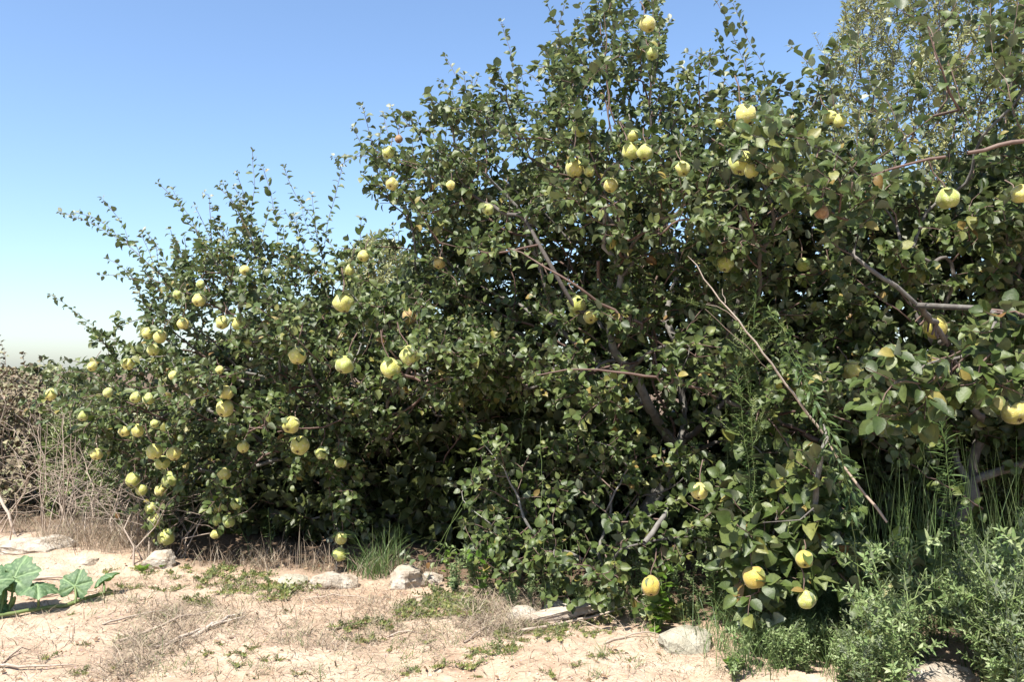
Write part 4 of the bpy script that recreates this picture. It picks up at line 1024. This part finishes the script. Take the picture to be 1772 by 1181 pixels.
LM_WEED = [(1640,1175,'the large pale sandy stone'),(1640,1120,'the silver-green rosette'),(1395,1080,'the lowest pale quince'),(1305,1060,'the large ripe quince of the low bush'),(1525,960,'the lower end of the brown slanting branch'),(1668,960,'the tall narrow-leaved spire'),
  (1600,1050,'the short spire weed'),(1550,1070,'the small pale rosette'),(1193,1120,'the flat grey slab'),(1745,980,'the spire weed under the hanging fruit'),(1345,1000,'the weed before the ripe quinces'),(820,1020,'the left end of the dry grass heap'.replace('left end', 'upper side')),(968,1045,'the weathered plank'),(1126,1050,'the ripe quince nearest the ground')]
ORD = 'first second third fourth fifth sixth seventh eighth ninth tenth eleventh twelfth thirteenth fourteenth fifteenth sixteenth seventeenth eighteenth nineteenth twentieth twenty-first twenty-second twenty-third twenty-fourth twenty-fifth twenty-sixth twenty-seventh twenty-eighth twenty-ninth thirtieth'.split() + ['outlying'] * 60
def landmark_labels(roots, marks, what):
    pairs = sorted(((Vector(G(a, b)) - o.location).length, k, nm) for k, o in enumerate(roots) for a, b, nm in marks)
    cnt_ = {nm: 0 for _, _, nm in marks}; done = set()
    for d, k, nm in pairs:
        if k in done or cnt_[nm] >= 30: continue
        i = cnt_[nm]; cnt_[nm] += 1; done.add(k)
        roots[k]['label'] = f"{what}, {'closest' if i == 0 else ORD[i] + ' closest'} to {nm}"
# pale-leaved weeds, lower right
spots = area([(1330,1130),(1290,1075),(1420,1020),(1520,960),(1680,930),(1790,930),(1850,1290),(1560,1260),(1440,1175),(1330,1165)], 112) + area([(1430,1120),(1850,1120),(1850,1270),(1480,1250)], 34)
M['grey_weed_leaf'] = leafmat('grey_weed_leaf', [(0, (.10, .14, .07)), (.5, (.16, .20, .11)), (1, (.24, .28, .18))], (.25, .29, .2), trans=.22, tcol=(.2, .28, .1), rough=.6)
protoT = [plant_proto('weed', bushy_stems(.50, 4, .12, 6), 'grey_weed_leaf', OVATE_LOW, .034, 95, .5, .0022, up=.8, start=.25)] + [plant_proto('weed', bushy_stems(.58, 6, .17, 5), 'weed_leaf', LANCE, .048, 80, .32, .0025, up=.7, start=.3) for _ in range(2)]
WR = []
for i, g in enumerate(sorted([g for g in spots if clear_of_stone(g)] + area([(1120,1030),(1330,1050),(1430,1120),(1480,1180),(1300,1150),(1230,1080)], 34) + area([(770,1005),(860,1005),(1200,1050),(1200,1085),(900,1062),(780,1045)], 30), key=lambda g: g[1])):
    px, _y = proj(g); top = np.interp(px, [760, 1000, 1100, 1330, 1420, 1500, 1600, 1772], [985, 1000, 1015, 1040, 1020, 950, 895, 890]) + random.uniform(0, 1) ** .7 * 230
    h = P(px, top, g[1])[2] - g[2]
    if h > .3: o = put_plant('leafy_weed', protoT[i % 3], g, 'x', 'weed', 'leafy weeds under the nearest tree', min(1.25, h / .56), random.uniform(0, 6.28))
    else: o = put_plant('leafy_weed', protoW[i % 4], g, 'x', 'weed', 'leafy weeds under the nearest tree', max(.35 if px < 1200 else .5, h / .33), random.uniform(0, 6.28))
    WR.append(o)
landmark_labels(WR, LM_WEED, 'pale green leafy weed')
for px, py, s, lab in [(1345,990,1.25,'pale green weed standing in front of the ripe low quinces'), (1245,1060,.9,'light green weed at the foot of the low quince bush'), (1270,1180,.55,'small bright weed on the sand near the bottom edge'),
                       (820,1015,.8,'pale leafy weed at the edge of the low quince bush'), (790,1030,.6,'small grey-green weed where the sand begins by the low bush'), (1120,1050,.7,'light weed beside the ripe fallen-looking quince'), (1180,1060,.75,'fine-leaved weed behind the flat grey slab')]:
    put_plant('leafy_weed', random.choice(protoW), G(px, py), lab, 'weed', 'leafy weeds by the low bushes', s, random.uniform(0, 6))
# spire weeds (narrow leaves round a tall stem)
LVS = leaf_variants('spire_leaf', M['spire_leaf'], LANCE, 4, .12, (-.1, .9), (0, .2))
for px, topy, d, per, sz, lab in [
    (1668,725,3.55,120,.075,'tall spire of narrow green leaves standing in front of the dark gap'), (1600,1000,3.45,130,.05,'short narrow-leaved spire weed in the pale leafy growth'), (1540,880,3.5,110,.055,'slim narrow-leaved weed rising beside the brown slanting branch'),
    (1745,870,3.6,110,.06,'narrow-leaved spire weed near the hanging fruit of the nearest tree'), (1285,470,4.0,120,.065,'very tall narrow-leaved weed standing behind the long slanting branch'), (1310,640,3.75,130,.06,'tall dark narrow-leaved weed below the long slanting branch'),
    (1345,830,3.7,120,.055,'narrow-leaved weed beside the short thick bare stem'), (855,770,4.7,100,.06,'narrow-leaved weed standing in the shade behind the low bush'), (885,700,4.8,90,.06,'taller shaded weed before the dark hollow'), (1240,800,4.0,110,.05,'narrow-leaved weed in the low quince growth'),
    (470,880,5.4,80,.05,'small narrow-leaved weed at the foot of the rounded fruit tree'), (435,905,5.4,80,.045,'tiny narrow-leaved weed at the foot of the rounded fruit tree')]:
    b = P(px, 900, d); b[2] = gz(b[0], b[1]); h = P(px, topy, d)[2] - b[2]
    pr = plant_proto('spire', spire_stem(h, .08), 'spire_leaf', LANCE, sz * 1.3, per * 1.5, .14, .003, up=.35, curl=(0, 1.0), taper=.35)
    put_plant('spire_weed', pr, b, lab, 'weed', 'narrow-leaved spire weeds', parts=(topy == 725), variants=LVS)
# nodding willow-like weed by the slanting branch
b = P(1500, 980, 3.5); b[2] = gz(b[0], b[1])
stems = [np.array([p - b for p in path_pts([b, P(1470, 850, 3.35), P(1430, 740, 3.3), P(1380, 620, 3.3), P(1328, 530, 3.35)], .05, .004)]),
         np.array([p - b for p in path_pts([P(1470, 850, 3.35), P(1450, 770, 3.2), P(1400, 680, 3.2), P(1360, 600, 3.25)], .05, .004)])]
pr = plant_proto('nodding', lambda: stems, 'spire_leaf', LANCE, .08, 85, .17, .0028, up=-.15, out=.7, curl=(0.1, 1.7), taper=.35, start=.42)
put_plant('nodding_weed', pr, b, 'tall leaning weed with drooping narrow leaves beside the long bare branch', 'weed', None)
# feathery flowering weed
for px0, py0, tops, d, lab in [(1245, 560, (300, 400), 4.1, 'feathery flowering weed rising high against the tallest quince tree'), (1290, 640, (560, 620), 3.7, 'feathery seeding weed top below the slanting branch')]:
    b = P(px0 + 20, 900, d); b[2] = gz(b[0], b[1]); st = []
    main = path_pts([b, P(px0 + 10, 700, d), P(px0, py0, d), P(px0 - 5, tops[0], d)], .05, .004); st.append(main - b)
    for k in range(26):
        j = random.randint(int(len(main) * .62), len(main) - 1); v = np.array([random.gauss(0, .10), random.gauss(0, .08), random.uniform(.03, .16)]); st.append(path_pts([main[j], main[j] + v * .5, main[j] + v], .03, .004) - b)
    pr = plant_proto('feather', lambda: st, 'wisp_leaf', NARROW, .018, 260, .22, .0016, up=.6, taper=.2, start=.3)
    put_plant('feathery_weed', pr, b, lab, 'weed', 'feathery flowering weeds')
# bright-leaved broad plant
LVB = leaf_variants('bright_leaf', M['bright_leaf'], OVATE, 4, 1.15, (0, .7), (0, .3))
pr = plant_proto('bright', bushy_stems(.30, 5, .10, 1), 'bright_leaf', OVATE, .062, 26, 1.1, .002, up=.3, curl=(0, .7))
b = P(1140, 1000, 3.95); b[2] = gz(b[0], b[1]); put_plant('bright_weed', pr, b, 'bright green broad-leaved plant glowing in front of the dark low bush', 'weed', None, 1, 0, True, LVB)
pr2 = plant_proto('bright', bushy_stems(.32, 3, .08, 1), 'bright_leaf', OVATE, .045, 26, .9, .002, up=.5, curl=(0, .7))
b = P(775, 985, 4.75); b[2] = gz(b[0], b[1]); put_plant('bright_weed', pr2, b, 'young light green shoots beside the small cream stone', 'weed', None, .8, 1, True, LVB)
b = P(830, 960, 4.5); b[2] = gz(b[0], b[1]); put_plant('bright_weed', pr2, b, 'yellow-green upright shoot in front of the dark hollow', 'weed', None, 1.1, 2, True, LVB)
# rosettes
def rosette(px, py, r, n, mat_vars, label, lift=.35, name='rosette_weed', h=0):
    g = G(px, py); g[2] += h; R = root(name, g, label, 'weed', 'rosette weeds on the bank')
    for i in range(n):
        a = i * 2.4 + random.uniform(-.2, .2); l = r * random.uniform(.75, 1.1) * (1 - .4 * (i / n)); up = lift + .8 * i / n
        A = Vector((math.cos(a), math.sin(a), up)).normalized(); Nn = Vector((-math.cos(a) * up, -math.sin(a) * up, 1)).normalized(); Bb = Nn.cross(A)
        o = bpy.data.objects.new('leaf', random.choice(mat_vars)); C.objects.link(o); o.parent = R
        o.matrix_local = Matrix([[A[k] * l, Bb[k] * l, Nn[k] * l, A[k] * .006] for k in range(3)] + [[0, 0, 0, 1]])
    t = Tubes(); t.add([(0, 0, -.03 - h), (0, 0, .01)], .004, 5); m = t.mesh('stem'); link('stem', m, R, M['green_stem'], True)
LVR = leaf_variants('rosette_leaf', M['weed_leaf'], LANCE, 4, .42, (.1, .7), (.1, .4))
rosette(1640, 1120, .105, 13, LVR, 'large silver-green rosette of pointed leaves by the large pale stone', .3, h=.12)
rosette(1270, 1160, .07, 10, LVB, 'bright green rosette on the sand below the flat grey slab', .9)
rosette(1550, 1070, .08, 9, LVR, 'pale rosette among the leafy weeds')
rosette(495, 1030, .075, 16, leaf_variants('sw', M['sand_weed_leaf'], LANCE, 4, .4, (.0, .7), (.1, .4)), 'dense low green rosette in front of the grey sloping stone', .5)
rosette(247, 992, .07, 9, LVB, 'serrated green seedling before the bright white block', 1.0)
rosette(280, 985, .04, 6, LVB, 'tiny dark seedling beside the bright white block', 1.2)
# sand weeds: low creeping mats, counted
SV = []
for _ in range(5):
    st = []
    for i in range(random.randint(5, 8)):
        a = random.uniform(0, 6.28); l = random.uniform(.04, .10); st.append(path_pts([(0, 0, 0), (math.cos(a) * l * .5, math.sin(a) * l * .5, .02), (math.cos(a) * l, math.sin(a) * l, .025)], .015, .002))
    SV.append(plant_proto('sandweed', lambda: st, 'sand_weed_leaf', OVATE_LOW, .021, 230, .8, .0012, up=.5, taper=.2))
cnt = 0; SW = []
for poly, n, s in [([(330,985),(460,980),(470,1030),(350,1060),(320,1030)], 30, .9), ([(460,1015),(540,1010),(540,1050),(470,1050)], 10, 1.0), ([(690,1050),(780,1015),(800,1060),(720,1085),(690,1070)], 26, .95), ([(580,1075),(660,1070),(690,1100),(640,1120),(590,1110)], 11, .8),
                   ([(860,1090),(1060,1075),(1080,1100),(900,1120),(860,1110)], 24, .7), ([(780,1040),(830,1020),(850,1080),(790,1070)], 12, 1.1), ([(960,1030),(1080,1020),(1100,1070),(980,1060)], 16, 1.2), ([(1120,1050),(1200,1060),(1200,1085),(1130,1085)], 10, 1.2),
                   ([(0,1060),(200,1060),(560,1110),(1200,1120),(1200,1175),(0,1175)], 34, .45), ([(180,985),(330,985),(330,1050),(200,1040)], 14, .6), ([(720,1120),(900,1120),(900,1160),(720,1160)], 8, .8)]:
    for g in area(poly, n):
        SW.append(put_plant('sand_weed', SV[cnt % 5], g, 'low yellow-green weed creeping on the sandy bank', 'weed', 'low weeds creeping on the sand', s * random.uniform(.7, 1.3), random.uniform(0, 6.28))); cnt += 1
landmark_labels(SW, LM_SAND, 'low sprawling weed')

# ------------------------------------------------------------------ pumpkin vine
def pumpkin_mat():
    m, t, out = newmat('pumpkin_leaf'); geo = N_(t, "ShaderNodeNewGeometry"); vec = geo.outputs["Position"]
    at = N_(t, "ShaderNodeAttribute", attribute_name="vein")
    n = noise_(t, 28, 5, .6, vec)
    col = ramp(t, n, [(.35, (.035, .08, .032)), (.6, (.07, .125, .052))])
    mot = ramp_f(t, noise_(t, 55, 4, .6, vec), .48, .62)
    f = mth(t, 'MAXIMUM', at.outputs["Fac"], mth(t, 'MULTIPLY', mot, .35))
    col = mixc(t, mth(t, 'MULTIPLY', f, .7), col, (.26, .36, .17)); col = mixc(t, geo.outputs["Backfacing"], col, (.13, .22, .07))
    p = N_(t, "ShaderNodeBsdfPrincipled"); t.links.new(col, p.inputs["Base Color"]); p.inputs["Roughness"].default_value = .6
    bmp = N_(t, "ShaderNodeBump"); bmp.inputs["Strength"].default_value = .6; bmp.inputs["Distance"].default_value = .006; t.links.new(noise_(t, 90, 4, .6, vec), bmp.inputs["Height"]); t.links.new(bmp.outputs[0], p.inputs["Normal"])
    tr = N_(t, "ShaderNodeBsdfTranslucent"); tr.inputs[0].default_value = (.12, .26, .03, 1); mx = N_(t, "ShaderNodeMixShader"); mx.inputs[0].default_value = .22
    t.links.new(p.outputs[0], mx.inputs[1]); t.links.new(tr.outputs[0], mx.inputs[2]); t.links.new(mx.outputs[0], out.inputs[0]); return m
PMAT = pumpkin_mat()
def pumpkin_leaf(seed, cup=.25):
    r = random.Random(seed); na, nr = 60, 9; V = [(0, 0, 0)]; vein = [1.0]; F3 = []; F4 = []
    lobes = [0, 1.15, -1.15, 2.15, -2.15]
    for i in range(1, nr + 1):
        for j in range(na):
            a = -math.pi + 2 * math.pi * j / na; rr = .0
            for k, l in enumerate(lobes): rr = max(rr, (1 - .07 * k) * math.exp(-((a - l) / .62) ** 2 * .5))
            notch = .25 + .75 * min(1, (math.pi - abs(a)) / .55)
            R_ = (.42 + .58 * rr) * notch * (1 + .045 * math.sin(a * 17 + seed) + .02 * math.sin(a * 31))
            f = i / nr; x = math.cos(a) * R_ * f; y = math.sin(a) * R_ * f
            vd = min(abs(math.atan2(math.sin(a - l), math.cos(a - l))) for l in lobes) * f * R_
            z = -cup * f * f + .09 * f * abs(math.sin(a * 2.6)) - .05 * math.exp(-(vd / .05) ** 2) + .05 * mnoise.noise(Vector((x * 5 + seed, y * 5, 0)))
            V.append((x, y, z)); sv = abs(((f * 4 + abs(vd) * 3.0) % 1) - .5) * 2
            vein.append(max(math.exp(-(vd / .035) ** 2), .75 * (sv > .86) * (f < .95)))
    for j in range(na): F3.append((0, 1 + j, 1 + (j + 1) % na))
    for i in range(nr - 1):
        for j in range(na): k = (j + 1) % na; F4.append((1 + i * na + j, 1 + (i + 1) * na + j, 1 + (i + 1) * na + k, 1 + i * na + k))
    me = np_mesh('pumpkin_leaf', np.array(V), [np.array(F3), np.array(F4)]); at = me.attributes.new("vein", 'FLOAT', 'POINT'); at.data.foreach_set("value", np.array(vein, np.float32)); me.materials.append(PMAT)
    return me
def pumpkin():
    gb = G(60, 1062); R = root('pumpkin_vine', gb, 'pumpkin vine trailing over the sand with large mottled leaves', 'vine')
    vp = [G(x, y) + [0, 0, .018] for x, y in [(-60, 1085), (0, 1072), (60, 1063), (110, 1054), (150, 1043), (192, 1030)]]
    t = Tubes(); t.add(path_pts(vp, .04, .002), .0095, 8, .04); link('stem', t.mesh('stem'), R, M['green_stem'])
    for k, (px, py, wpx, foot, nrml, up, cup) in enumerate([
        (28, 990, 74, (15, 1066), (-.1, -.75, .65), (0, .3, 1), .18), (132, 1007, 50, (130, 1050), (.1, -.85, .5), (.1, .3, 1), .15), (74, 1013, 58, (66, 1060), (.15, -.12, 1), (1, .2, -.1), .35),
        (180, 995, 40, (180, 1033), (-.55, .05, .8), (.8, -.3, -.6), .5), (4, 1012, 50, (0, 1070), (.2, -.7, .6), (-.6, .2, .5), .3), (-25, 1000, 80, (-30, 1075), (0, -.6, .8), (0, .5, 1), .25), (-5, 1050, 44, (-8, 1074), (.3, -.5, .7), (.6, -.2, .3), .3)]):
        f = G(*foot) + [0, 0, .015]; d = f[1] + (.06 if k != 2 else 0); p = P(px, py, d); s = wpx / FOC * d * .62
        n = Vector(nrml).normalized(); a = Vector(up); a = (a - n * a.dot(n)).normalized(); b = n.cross(a)
        c0 = Vector(p) - a * s * .25
        o = bpy.data.objects.new('leaf', pumpkin_leaf(k * 3 + 1, cup)); C.objects.link(o); o.parent = R
        o.matrix_local = Matrix([[a[i] * s, b[i] * s, n[i] * s, c0[i] - gb[i]] for i in range(3)] + [[0, 0, 0, 1]])
        t = Tubes(); q = path_pts([f, (np.array(c0) + f) / 2 + [.01, -.01, .0], np.array(c0) - np.array(n) * .004], .03, .001); t.add(q, np.linspace(.0065, .0045, len(q)), 6); link('leaf_stalk', t.mesh('leaf_stalk'), R, M['green_stem'])
    # closed yellow-green bud
    f = G(14, 1064) + [0, 0, .02]; tip = P(26, 1034, f[1] - .02); t = Tubes(); q = path_pts([f, (f + tip) / 2, tip], .012, 0); n = len(q); t.add(q, .004 + .010 * np.sin(np.linspace(.1, 3.0, n)), 8)
    o = link('flower_bud', t.mesh('flower_bud'), R, M['green_stem']); 
pumpkin()
print('objects', len(bpy.data.objects), 'tris', sum(len(m.loops) - 2 * len(m.polygons) for m in bpy.data.meshes))
